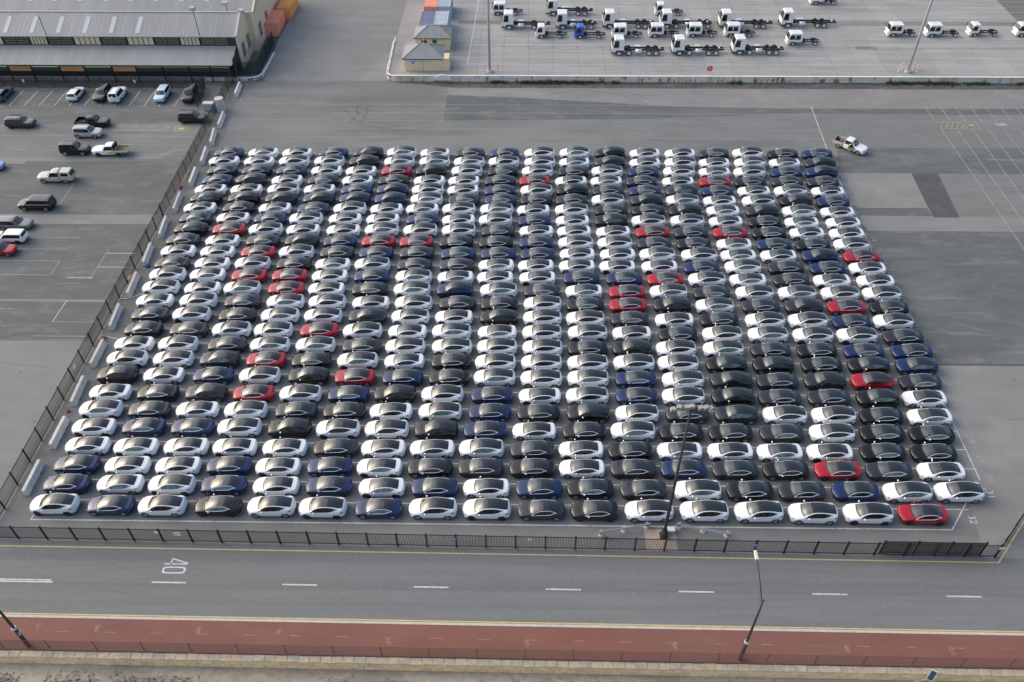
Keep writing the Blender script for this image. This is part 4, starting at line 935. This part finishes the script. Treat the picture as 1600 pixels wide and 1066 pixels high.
for (dx, dz, rz) in ((-1.45,18.0,10),(-1.0,18.25,-5),(-.35,18.25,0),(.02,18.35,0),(.75,18.2,15),(1.15,18.25,25),(1.5,18.15,35)):
    b = MB(); b.hexa([(-.21,-.12,0),(.21,-.12,0),(.17,.22,.06),(-.17,.22,.06)], [(-.21,-.20,.36),(.21,-.20,.36),(.15,.12,.40),(-.15,.12,.40)]); o = b.build('floodlight', lamp_m, t); o.location = (dx,-.05,dz-.1); o.rotation_euler = (0,0,R(rz))
    g = MB(); g.hexa([(-.18,-.135,.03),(.18,-.135,.03),(.18,-.12,.03),(-.18,-.12,.03)], [(-.18,-.205,.33),(.18,-.205,.33),(.18,-.19,.33),(-.18,-.19,.33)]); g.build('lens', head_m, o)
b = MB(); b.box(11.65,14.62,43.42,45.75,.0,.03); tag(b.build('concrete_pad', mat('pad_concrete', (.36,.30,.25), .9, var=.15, scale=1.2)), kind='structure')
b = MB(); b.box(-.5,.5,-.22,.22,0,.40); b.box(-.54,.54,-.26,.26,.40,.45); o = b.build('cabinet', lampw_m, bevel=.015); o.location = (14.0,45.55,.03); tag(o, 'white steel cabinet at the foot of the floodlight tower', 'cabinet')
def guard(A, B, label):
    L = math.dist(A,B); root = empty('guard_rail', (*A,0), math.atan2(B[1]-A[1],B[0]-A[0]), label, 'guard rail')
    w_ = MB(); prof = [(-.03,.42),(.04,.50),(-.03,.57),(.04,.64),(-.03,.72)]
    v_ = [(x,y,z) for x in (0,L) for y,z in prof]+[(x,y-.012,z) for x in (0,L) for y,z in prof]
    f_ = [(i,i+1,i+6,i+5) for i in range(4)]+[(10+i,15+i,16+i,11+i) for i in range(4)]+[(0,5,15,10),(4,14,19,9)]
    w_.add(v_, f_); w_.build('rail', galv_m, root)
    for x in (.15, L/2, L-.15):
        p = MB(); p.box(x-.06,x+.06,.045,.16,0,.74); p_ = p.build('post', galv_m, root); f = MB(); f.tube([(x,.10,.0),(x,.10,.08)], .26, 10, r2=.2); f.build('footing', kerb_m, p_)
    for x in (0, L):
        e_ = MB(); e_.tube([(x,-.05,.40),(x,-.05,.74)], .14, 8); e_.build('end_piece', mat('blue_grey_steel', (.22,.28,.34), .5, .4), root)
guard((7.39,45.0), (12.06,46.0), 'galvanised guard rail left of the floodlight tower'); guard((14.86,46.0), (19.52,45.05), 'galvanised guard rail right of the floodlight tower')
def street_lamp(x, y, label):
    t = empty('street_lamp', (x,y,0), 0, label, 'street lamp')
    b = MB(); b.tube([(0,0,0),(0,0,3.2)], .17, 10, r2=.15); b.tube([(0,0,3.2),(0,0,9.9)], .12, 10, r2=.07); b.build('pole', pole_m, t, True)
    b = MB(); b.tube([(0,0,3.05),(0,0,3.3)], .2, 10); b.build('collar', galv_m, t)
    b = MB(); b.tube([(0,.02,9.3),(-.05,.9,10.0),(-.1,2.6,10.75),(-.1,2.95,10.8)], .045, 6); b.build('arm', pole_m, t)
    b = MB(); b.tube([(0,0,8.5),(-.06,1.3,10.15)], .015, 5); b.build('stay', pole_m, t)
    b = MB(); b.hexa([(-.26,2.9,10.72),(.06,2.9,10.72),(.04,3.75,10.78),(-.24,3.75,10.78)], [(-.22,2.92,10.90),(.02,2.92,10.90),(0,3.7,10.92),(-.20,3.7,10.92)]); o = b.build('lamp_head', lampw_m, t, bevel=.02)
    b = MB(); b.box(-.2,.0,3.05,3.55,10.70,10.74); b.build('lens', head_m, o)
    b = MB(); b.box(.14,.22,-.16,.16,2.2,2.55); b.build('plate', lamp_m, t)
street_lamp(18.47, 32.98, 'black street lamp reaching over the road at the right')
street_lamp(-42.1, 33.30, 'black street lamp post at the lower left corner')
for (x, y, lb) in ((-6.34,138.75,'tall grey mast in the yard behind the huts, upright in view'), (66.49,139.35,'tall grey mast at the right of the yard, leaning in view')):
    t = empty('light_mast', (x,y,PZ), 0, lb, 'mast'); b = MB(); b.tube([(0,0,0),(0,0,30)], .25, 12, r2=.13); b.build('pole', galv_m, t, True)
    b = MB(); b.tube([(0,0,0),(0,0,.35)], .55, 12); b.build('base', galv_m, t)
    for a in range(6):
        b = MB(); b.box(-.3,.3,1.0,1.5,29.4,29.8); o = b.build('floodlight', lamp_m, t); o.rotation_euler = (0,0,a*math.pi/3)
bol_m = mat('bollard_white', (.75,.73,.70), .6); bol_r = mat('bollard_red', (.75,.09,.06), .6)
for i, (x, y) in enumerate([(-7.22,138.25),(-4.99,138.3),(65.01,139.6),(65.9,140.4),(67.8,140.4),(68.2,139.6)]):
    t = MB(); t.tube([(0,0,0),(0,0,1.55)], .09, 8); o = t.build('bollard', bol_m); o.location = (x,y,PZ)
    for zz in (.35, .85, 1.35): r_ = MB(); r_.tube([(0,0,zz),(0,0,zz+.18)], .094, 8); r_.build('red_band', bol_r, o)
    tag(o, 'red and white bollard '+('left of the upright mast' if i == 0 else 'right of the upright mast' if i == 1 else ['front left of the leaning mast','rear left of the leaning mast','rear right of the leaning mast','front right of the leaning mast'][i-2]), 'bollard', 'bollards guarding the masts')
t = empty('round_sign', (31.83,138.1,PZ), 0, 'round red sign on a short post behind the yard wall', 'sign')
b = MB(); b.tube([(0,.02,0),(0,.02,.9)], .03, 6); b.build('post', galv_m, t); b = MB(); b.tube([(0,-.03,1.1),(0,.0,1.1)], .50, 20); b.build('disc', bol_r, t)
b = MB(); b.bar((-.08,-.04,.85),(.08,-.04,1.35),.07,.012); b.build('stripe', bol_m, t)

# notices on the fences
def notice(x, y, z, w_, h_, m_, label, rz=0, tri=False):
    b = MB()
    if tri: prism(b, [(-w_/2,-h_/2),(w_/2,-h_/2),(w_/2,0),(0,h_/2),(-w_/2,0)], -.012, .012)
    else: b.box(-w_/2,w_/2,-.012,.012,-h_/2,h_/2)
    o = b.build('notice', m_); o.location = (x,y,z); o.rotation_euler = (0,0,rz)
    f = MB(); f.box(-w_*.36,w_*.36,-.0165,-.0125,-h_*.25,h_*.05); f.build('print', mat('notice_print', (.45,.46,.5), .6), o); tag(o, label, 'notice')
nb = mat('notice_blue', (.12,.16,.48), .5)
notice(-34.1,43.76,1.55,.38,.36,film_m,'small white notice on the front fence, left one of a pair'); notice(-32.2,43.75,1.35,.62,.5,film_m,'larger white notice on the front fence, right one of a pair')
notice(-6.3,43.52,1.5,.5,.6,nb,'blue notice on the front fence near its middle',tri=True); notice(.7,43.50,1.55,.32,.34,film_m,'small square white notice on the middle of the front fence'); notice(21.4,43.30,1.45,.55,.55,nb,'blue notice on the front fence right of the floodlight tower',tri=True)
notice(43.9,43.1,1.6,.5,.35,film_m,'white notice on the fence corner at the right end'); notice(-50.3,65.3,1.5,.5,.5,film_m,'white notice on the left side fence',R(90))
notice(-86.2,133.68,1.4,.32,.55,film_m,'white notice on the shed fence at the far left'); notice(-67.0,133.7,1.4,.32,.55,film_m,'white notice on the shed fence above the white four-wheel drive')

# panel on a leg below the wall
t = empty('framed_panel', (34.1,31.75,-1.3), R(-30), 'dark blue panel in a white frame on a leg below the wall', 'panel')
b = MB(); b.hexa([(-.27,-.10,.75),(.27,-.10,.75),(.27,-.04,.75),(-.27,-.04,.75)],[(-.27,.12,2.15),(.27,.12,2.15),(.27,.18,2.15),(-.27,.18,2.15)]); b.build('frame', lampw_m, t)
b = MB(); b.hexa([(-.20,-.098,.86),(.20,-.098,.86),(.20,-.06,.86),(-.20,-.06,.86)],[(-.20,.088,2.05),(.20,.088,2.05),(.20,.12,2.05),(-.20,.12,2.05)]); b.build('panel', mat('panel_blue', (.03,.055,.12), .3), t)
b = MB(); b.tube([(-.1,.0,1.1),(-.75,-.35,0)], .035, 6); b.tube([(.1,.05,.8),(.25,.05,0)], .03, 6); b.box(-.95,-.6,-.5,-.2,0,.12); b.build('leg', lampw_m, t)

# small things by the barriers
def blob(name, x, y, s, m_, label, cat, z=0.0):
    b = MB(); b.ellip((0,0,s[2]*.8), s, 10, 7); o = b.build(name, m_, smooth=True)
    for v_ in o.data.vertices: v_.co *= 1+random.uniform(-.14,.14); v_.co.z = max(v_.co.z, 0)
    o.location = (x,y,z); tag(o, label, cat)
blob('rubbish_bag', -49.0, 85.0, (.35,.3,.25), mat('bag_blue', (.06,.10,.22), .5), 'dark blue bag at the foot of a concrete barrier', 'bag')
blob('rubbish_bag', -49.4, 59.9, (.22,.2,.16), mat('faded_red', (.42,.07,.06), .7), 'red bundle on the ground between two concrete barriers', 'bag')
blob('sand_heap', -50.0, 82.3, (.55,.8,.35), mat('sand', (.36,.27,.15), .95, var=.2, scale=4), 'small tan heap between the fence and a barrier', 'heap')
blob('sand_heap', -49.95, 71.4, (.4,.5,.25), mat('sand', (.36,.27,.15), .95), 'small tan heap beside the fence, nearer the road', 'heap')
blob('rubbish_bag', -50.3, 103.4, (.25,.4,.18), mat('faded_red', (.42,.07,.06), .7), 'red bundle lying against the far mesh fence', 'bag')
t = empty('striped_board', (-49.7,105.6,0), R(95), 'black and yellow striped board leaning behind a concrete barrier', 'board'); yb_m = mat('pale_yellow', (.62,.52,.25), .6)
for i in range(8): b = MB(); b.box(-1.9+i*.48,-1.66+i*.48,-.04,.04,.5,1.0); b.build('yellow_stripe', yb_m, t); b = MB(); b.box(-1.66+i*.48,-1.42+i*.48,-.04,.04,.5,1.0); b.build('black_stripe', black_m, t)
b = MB(); b.box(-1.85,-1.75,-.04,.04,0,.5); b.box(1.7,1.8,-.04,.04,0,.5); b.build('leg', galv_m, t)
b = MB(); b.tube([(-50.4,78.65,.05),(-49.5,78.6,.05),(-48.6,79.1,.05),(-48.0,79.5,.05),(-47.3,79.4,.05)], .05, 6); tag(b.build('hose', film_m), 'white hose running from the fence to the cars', 'hose')
b = MB(); b.tube([(-49.9,71.9,.05),(-49.0,71.6,.05),(-47.6,71.2,.05)], .05, 6); tag(b.build('hose', film_m), 'short white hose by a concrete barrier, nearer the road', 'hose')
b = MB(); b.tube([(0,0,0),(0,0,2.2)], .70, 18); o = b.build('water_tank', galv_m, smooth=False); o.location = (-50.3,126.2,0); tag(o, 'grey steel drum with a pale lid inside the fence corner', 'drum'); b = MB(); b.tube([(0,0,2.2),(0,0,2.28)], .74, 18); b.build('lid', kerb_m, o)
b = MB(); b.box(-.9,.9,-.5,.5,0,1.4); o = b.build('cabinet', galv_m, bevel=.03); o.location = (-52.3,126.4,0); tag(o, 'grey metal box behind the mesh fence beside the drum', 'cabinet'); b = MB(); b.box(-.8,-.05,-.53,-.505,.15,1.25); b.box(.05,.8,-.53,-.505,.15,1.25); b.build('door', lamp_m, o)

# ------------------------------------------------------------------ shed
roof_m = mat('roof_sheet', (.285,.295,.295), .6, 0, var=.13, scale=.5, stretch=(1.2,.15,.15)); sky_m = mat('skylight_sheet', (.46,.48,.50), .5); ridge_m = mat('ridge_cap', (.50,.49,.47), .6)
cream_m = mat('cream_board', (.72,.60,.42), .8, var=.12, scale=1.0); green_m = mat('green_trim', (.022,.055,.042), .6); orange_m = mat('orange_panel', (.50,.25,.12), .7, var=.08, scale=1.5); brown_m = mat('dark_opening', (.045,.038,.033), .9)
SH = empty('shed', (-75,136,0), 0, 'long grey-roofed shed with louvred clerestory and green and orange front panels', 'shed')
X0, X1 = -45.0, 25.0      # local x, world -120 .. -50
def sh(mb, name, m_, parent=SH, bevel=0): return mb.build(name, m_, parent, bevel=bevel)
def slope(x0, x1, y0, z0, y1, z1, th=.10):
    b = MB(); b.hexa([(x0,y0,z0-th),(x1,y0,z0-th),(x1,y1,z1-th),(x0,y1,z1-th)],[(x0,y0,z0),(x1,y0,z0),(x1,y1,z1),(x0,y1,z1)]); return b
low = sh(slope(X0,X1-.4,0,3.2,4.2,4.8), 'lower_roof', roof_m)
up = sh(slope(X0,X1,4.0,6.45,9.2,8.6), 'upper_roof', roof_m); sh(slope(X0,X1,9.2,8.6,13.2,6.9), 'back_roof', roof_m)
up2 = sh(slope(X0,X1+1.2,13.2,6.9,24,11.4), 'second_roof', roof_m); sh(slope(X0,X1+1.2,24,11.4,34,7.2), 'rear_roof', roof_m)
b = MB(); b.box(X0,X1+.02,9.08,9.32,8.58,8.72); b.build('ridge_cap', ridge_m, up)
def onslope(y0,z0,y1,z1,t): return y0+(y1-y0)*t, z0+(z1-z0)*t
# standing seams of the sheets
for (par, xx0, xx1, y0, z0, y1, z1) in ((low,X0,X1-.4,0,3.2,4.2,4.8),(up,X0,X1,4.0,6.45,9.2,8.6),(up2,X0,X1+1.2,13.2,6.9,24,11.4)):
    b = MB(); x = xx0+.3
    while x < xx1: b.hexa([(x,y0,z0+.001),(x+.035,y0,z0+.001),(x+.035,y1,z1+.001),(x,y1,z1+.001)],[(x,y0,z0+.012),(x+.035,y0,z0+.012),(x+.035,y1,z1+.012),(x,y1,z1+.012)]); x += .76
    b.build('seams', roof_m, par)['kind'] = 'stuff'
for i in range(9):
    x = -24.0+4.62*i+8.3
    if x > 10: continue
    a, z_a = onslope(4.0,6.45,9.2,8.6,.13); c_, z_c = onslope(4.0,6.45,9.2,8.6,.80)
    b = MB(); b.hexa([(x,a,z_a+.005),(x+.8,a,z_a+.005),(x+.8,c_,z_c+.005),(x,c_,z_c+.005)],[(x,a,z_a+.045),(x+.8,a,z_a+.045),(x+.8,c_,z_c+.045),(x,c_,z_c+.045)]); b.build('skylight', sky_m, up)
for i in range(10):
    x = -23.6+4.62*i+8.0
    if x > 18: continue
    a, z_a = onslope(13.2,6.9,24,11.4,.22); c_, z_c = onslope(13.2,6.9,24,11.4,.55)
    b = MB(); b.hexa([(x,a,z_a+.005),(x+.8,a,z_a+.005),(x+.8,c_,z_c+.005),(x,c_,z_c+.005)],[(x,a,z_a+.045),(x+.8,a,z_a+.045),(x+.8,c_,z_c+.045),(x,c_,z_c+.045)]); b.build('skylight', sky_m, up2)
b = MB(); b.box(X0,X1-.3,4.25,4.6,4.6,6.4); sh(b, 'clerestory_wall', green_m)
b = MB(); b.box(X0,X1-.5,.55,.65,2.95,3.12); b.box(X0,X1-.5,1.2,1.3,.42,3.2); sh(b, 'front_wall', brown_m)
b = MB(); b.box(X0,X1-.45,-.06,.02,3.02,3.20); sh(b, 'gutter', green_m)
# clerestory: cream boarded bays alternate with louvred windows
edges = [-115.4,-108.8,-104.3,-99.5,-95.0,-90.8,-86.2,-83.2+.2,-78.5,-73.7,-69.2,-64.4,-60.0,-56.4,-51.4]
kinds = 'CLCLCLLCLCLCLL'
for i in range(len(edges)-1):
    xa, xb = edges[i]+75.15, edges[i+1]+75-.15
    if i % 2 == 0 and i < 13:
        pn = MB(); pn.box(xa,xb,4.20,4.248,4.95,6.25); p_ = sh(pn, 'boarded_bay', cream_m); nbat = 5
        for k_ in range(nbat+1):
            q = MB(); x = xa+(xb-xa)*k_/nbat; q.box(x-.05,x+.05,4.15,4.198,4.92,6.3); q.build('batten', green_m, p_)
    else:
        for h in range(2):
            x0_, x1_ = xa+(xb-xa)*h/2+.05, xa+(xb-xa)*(h+1)/2-.05
            wn = MB(); wn.box(x0_,x1_,4.21,4.247,4.95,6.25); w_ = sh(wn, 'window', mat('dim_pane', (.33,.27,.20), .3, var=.3, scale=2))
            fr = MB(); nx = 6
            for k_ in range(nx+1): x = x0_+(x1_-x0_)*k_/nx; fr.box(x-.045,x+.045,4.16,4.205,4.93,6.27)
            for k_ in range(4): z = 4.97+1.26*k_/3; fr.box(x0_,x1_,4.165,4.207,z-.045,z+.045)
            fr.build('glazing_bars', black_m, w_)
# front: orange, green panels under the lower eave
pe = [-115,-110,-105.6,-100.4,-96.2,-93.4,-89.4,-85.4,-80.5,-76.2,-71.4,-67.2,-62.6,-58.05,-54.4,-50.9]
for i in range(len(pe)-1):
    xa, xb = pe[i]+75+.2, pe[i+1]+75-.1
    q = MB(); orange = i in (2,4,6,8,10); 
    q.box(xa,xb,.10,.145,2.02,3.0); p_ = sh(q, 'front_panel', orange_m if orange else green_m)
    if not orange: q = MB(); q.box(xa,xb,.06,.098,2.74,2.97); q.build('fanlight', cream_m if i < 11 else orange_m, p_)
    q = MB(); q.box(xa-.24,xa-.06,.04,.24,.0,3.1); sh(q, 'post', black_m)
# gable end towards the ramp
gb = MB(); pr = [(4.3,.42),(4.3,6.4),(9.2,8.75),(11.6,7.8),(11.6,.42)]
for prf, xa, xb in ((pr, X1-.25, X1-.02), ([(11.6,.42),(11.6,7.7),(13.2,7.1),(24,11.6),(34,7.4),(34,.42)], X1+.6, X1+.95)):
    n = len(prf); gb.add([(xa,y,z) for y,z in prf]+[(xb,y,z) for y,z in prf], [tuple(range(n)), tuple(range(2*n-1,n-1,-1))]+[(i,(i+1)%n,n+(i+1)%n,n+i) for i in range(n)])
gb.box(X1-.02,X1+.6,11.5,11.75,.42,7.7); sh(gb, 'gable_wall', cream_m)
gb = MB(); gb.hexa([(X1-.3,4.2,6.45),(X1+.12,4.2,6.45),(X1+.12,9.2,8.78),(X1-.3,9.2,8.78)],[(X1-.3,4.2,6.6),(X1+.12,4.2,6.6),(X1+.12,9.2,8.95),(X1-.3,9.2,8.95)]); gb.box(X1-.35,X1+.5,8.9,9.6,8.76,9.1); sh(gb, 'verge_capping', ridge_m)
gb = MB(); gb.box(X1-.4,X1-.3,.7,4.3,.42,4.0); sh(gb, 'end_wall', brown_m)
for (yy, xw) in ((6.6,X1-.02),(10.0,X1-.02),(15.2,X1+.95),(20.2,X1+.95)):
    wn = MB(); wn.box(xw+.002,xw+.06,yy-.75,yy+.75,1.9,4.3); w_ = sh(wn, 'window', sideglass_m)
    fr = MB()
    for k_ in range(4): y = yy-.75+1.5*k_/3; fr.box(xw+.062,xw+.10,y-.05,y+.05,1.85,4.35)
    for k_ in range(5): z = 1.9+2.4*k_/4; fr.box(xw+.064,xw+.098,yy-.78,yy+.78,z-.05,z+.05)
    fr.build('window_frame', lamp_m, w_)
    sl = MB(); sl.box(xw,xw+.22,yy-.9,yy+.9,1.72,1.84); sl.build('sill', white_cope, w_)
# poles and lamps on the shed
for (x, y, h_, lb, hd) in ((-83.0,140.35,5.2,'thin dark pole rising over the left part of the shed roof',False),(-56.3,140.3,6.2,'thin dark pole with a box lamp over the right part of the shed roof',True)):
    t = empty('roof_pole', (x,y,4.75), 0, lb, 'pole'); b = MB(); b.tube([(0,0,-.4),(0,0,h_)], .06, 6); b.build('pole', pole_m, t)
    if hd: b = MB(); b.box(-.55,.5,-.4,.4,h_,h_+.6); b.build('lamp_box', kerb_m, t, bevel=.1)
b = MB(); b.box(-.5,.5,-.4,.4,.9,1.5); b.tube([(0,0,-.4),(0,0,.9)], .2, 8); o = b.build('roof_vent', kerb_m, bevel=0); o.location = (-53.2,147.6,8.0); tag(o, 'pale box vent on the shed roof beside its ridge', 'vent')

# ------------------------------------------------------------------ containers
def container(x, y, L, rz, m_, label, z=PZ, h=2.6, w=2.44):
    t = empty('shipping_container', (x,y,z), rz, label, 'container')
    b = MB(); b.box(-w/2+.06,w/2-.06,.06,L-.06,.1,h-.06)
    k_ = .25
    while k_ < L-.3:
        for sx in (-1,1): b.box(sx*(w/2-.045)-.03, sx*(w/2-.045)+.03, k_, k_+.14, .16, h-.14)
        b.box(-w/2+.12,w/2-.12,k_,k_+.14,h-.06,h-.025)
        k_ += .28
    b.build('corrugated_shell', m_, t)
    fr = MB()
    for sx in (-1,1):
        for yy in (0,L): fr.box(sx*w/2-.08,sx*w/2+.08,yy-.08,yy+.08,0,h)
        fr.box(sx*w/2-.06,sx*w/2+.06,.08,L-.08,0,.16); fr.box(sx*w/2-.05,sx*w/2+.05,.08,L-.08,h-.12,h)
    for yy in (0,L): fr.box(-w/2+.08,w/2-.08,yy-.05,yy+.05,0,.16); fr.box(-w/2+.08,w/2-.08,yy-.05,yy+.05,h-.12,h)
    fr.build('frame', m_, t)
    for sx in (-1,1):
        d = MB(); d.box(min(sx*.03,sx*(w/2-.1)),max(sx*.03,sx*(w/2-.1)),-.045,.04,.18,h-.14); d_ = d.build('door', m_, t)
        for q in (.3,.8): lb_ = MB(); lb_.tube([(sx*q,-.07,.2),(sx*q,-.07,h-.18)], .022, 6); lb_.build('lock_bar', lamp_m, d_)
cn = lambda n_, c_: mat('container_'+n_, c_, .6, var=.12, scale=.8, extra=[((.25,.16,.12), 1.2, (1,1,1), .6, .72, .35)])
container(-47.9,153.9,6.06,R(0),cn('pink',(.95,.36,.25)),'faded pink shipping container beside the shed gable', z=SPZ)
container(-47.0,161.0,6.06,R(-2),cn('orange',(.95,.43,.13)),'orange shipping container behind the pink one', z=SPZ)
container(-18.4,160.6,6.06,R(0),cn('salmon',(.92,.38,.27)),'salmon shipping container, far left of the four behind the huts')
container(-15.9,160.7,6.06,R(0),cn('paleblue',(.46,.53,.60)),'pale blue shipping container, far right of the four behind the huts')
container(-18.5,152.2,6.06,R(0),cn('slate',(.20,.23,.33)),'slate blue shipping container, near left of the four behind the huts')
container(-15.9,152.4,6.06,R(0),cn('pale',(.50,.56,.62)),'pale grey-blue shipping container, near right of the four behind the huts')

# ------------------------------------------------------------------ huts
hut_roof = mat('hut_roof', (.27,.28,.29), .7, var=.08, scale=1.0); hip_m = mat('hip_tile', (.42,.37,.29), .8); hut_wall = mat('hut_wall', (.78,.65,.42), .8, var=.08, scale=1.0)
def hut(x0, x1, y0, y1, h, rh, label, sign=False):
    t = empty('hut', ((x0+x1)/2,(y0+y1)/2,PZ), 0, label, 'hut'); a, b_ = (x1-x0)/2, (y1-y0)/2; e = .35
    b = MB(); b.box(-a,a,-b_,b_,0,h); b.build('wall', hut_wall, t)
    r_ = MB(); rx = max(.3, a-b_); P = [(-a-e,-b_-e,h-.02),(a+e,-b_-e,h-.02),(a+e,b_+e,h-.02),(-a-e,b_+e,h-.02),(-rx,0,h+rh),(rx,0,h+rh)]
    r_.add(P, [(0,1,5,4),(1,2,5),(2,3,4,5),(3,0,4),(0,3,2,1)]); ro = r_.build('roof', hut_roof, t)
    for (i, j) in ((0,4),(1,5),(2,5),(3,4),(4,5)): q = MB(); q.bar(Vector(P[i])+Vector((0,0,.03)), Vector(P[j])+Vector((0,0,.03)), .16, .06); q.build('hip_cap', hip_m, ro)
    q = MB(); q.box(-a-e,a+e,-b_-e-.06,-b_-e,h-.12,h+.02); q.build('gutter', mat('green_gutter', (.02,.10,.05), .5), t)
    return t, a, b_
t, a, b_ = hut(-21.2,-14.7,139.1,144.2,2.3,1.5,'cream hut with a hipped grey roof and sign board, nearest the wall')
q = MB(); q.box(-a+1.0,-a+2.6,-b_-.06,-b_-.01,1.0,1.9); q.build('sign_board', mat('board_pale', (.60,.66,.72), .5), t); q = MB(); q.box(-a+1.35,-a+1.75,-b_-.068,-b_-.062,1.35,1.75); q.build('board_mark', nb, t)
q = MB(); q.box(a+.02,a+1.3,-b_,-b_+2.2,0,2.25); q.build('side_wing', hut_wall, t); q = MB(); q.tube([(0,-b_-.05,0),(0,-b_-.05,2.2)], .04, 6); q.build('downpipe', hip_m, t)
q = MB(); q.tube([(.1,-.3,3.3),(.1,-.3,5.2)], .04, 6); q.build('flue', film_m, t)
t, a, b_ = hut(-20.0,-13.9,147.2,151.6,2.4,1.4,'cream hut with a hipped grey roof, behind the nearer hut')
q = MB(); q.box(0,.75,-b_-.05,-b_-.01,.1,2.0); q.build('door', mat('door_green', (.02,.10,.07), .5), t); q = MB(); q.box(-2.0,-1.0,-b_-.05,-b_-.01,1.0,1.9); q.build('window', sideglass_m, t); q = MB(); q.tube([(-.2,-b_+.4,2.8),(-.2,-b_+.4,4.9)], .04, 6); q.build('flue', film_m, t)
b = MB(); b.bar((-24.2,138.3,1.55),(-24.2,151.0,1.75),.14); 
for i in range(6): b.bar((-24.2,138.4+2.5*i,.9),(-24.2,138.4+2.5*i,1.6),.12)
tag(b.build('white_rail', white_cope), 'white rail along the ramp beside the huts', 'rail')

# ------------------------------------------------------------------ vegetation (uncountable)
def scrub(name, spots, blades, h, cols, label, cat):
    v_, f_, mi = [], [], []
    for (x, y, z, s) in spots:
        for k_ in range(blades):
            a = random.uniform(0, 2*math.pi); r_ = random.random()*.28*s; bx, by = x+r_*math.cos(a), y+r_*math.sin(a)
            hh = h*s*random.uniform(.4,1.1); w_ = .05*s*random.uniform(.5,1.4); lx, ly = random.gauss(0,.5)*hh, random.gauss(0,.5)*hh; ca, sa = math.cos(a+1.3)*w_, math.sin(a+1.3)*w_
            o = len(v_); v_ += [(bx-ca,by-sa,z),(bx+ca,by+sa,z),(bx+ca*.7+lx*.6,by+sa*.7+ly*.6,z+hh*.6),(bx+lx,by+ly,z+hh)]; f_.append((o,o+1,o+2,o+3)); mi.append(random.randrange(len(cols)))
    me = bpy.data.meshes.new(name); me.from_pydata(v_, [], f_)
    for i, c_ in enumerate(cols): me.materials.append(mat(name+'_%d' % i, c_, .9))
    me.polygons.foreach_set('material_index', mi); me.update(); tag(link(name, me), label, cat, kind='stuff')
rs = random.Random(3); sp = []
while len(sp) < 4200:
    x = rs.uniform(-46, 44); y = 30.0+rs.gauss(0, .65)-.0055*x
    if math.sin(x*.35)+math.sin(x*.13+1)+math.sin(x*1.1)*.6 > -.5+rs.random()*.8 and y < 31.9: sp.append((x, y, -1.3, rs.uniform(.35,.9)))
scrub('scrub', sp, 7, .16, [(.20,.19,.14),(.26,.235,.175),(.15,.145,.105),(.33,.29,.21)], 'dark low scrub growing on the gravel verge below the limestone wall', 'scrub')
sp = []
while len(sp) < 700:
    x = rs.uniform(-10, 88); g = math.sin(x*.21)+math.sin(x*.07+2)+.5*math.sin(x*.9)
    if g > .0+rs.random()*1.2: sp.append((x, 136.5+rs.gauss(0,.25)+x*.003, 0, rs.uniform(.5,1.3)))
scrub('weeds', sp, 10, .42, [(.07,.10,.03),(.09,.11,.04),(.05,.065,.03)], 'green weeds along the foot of the yard wall', 'weeds')
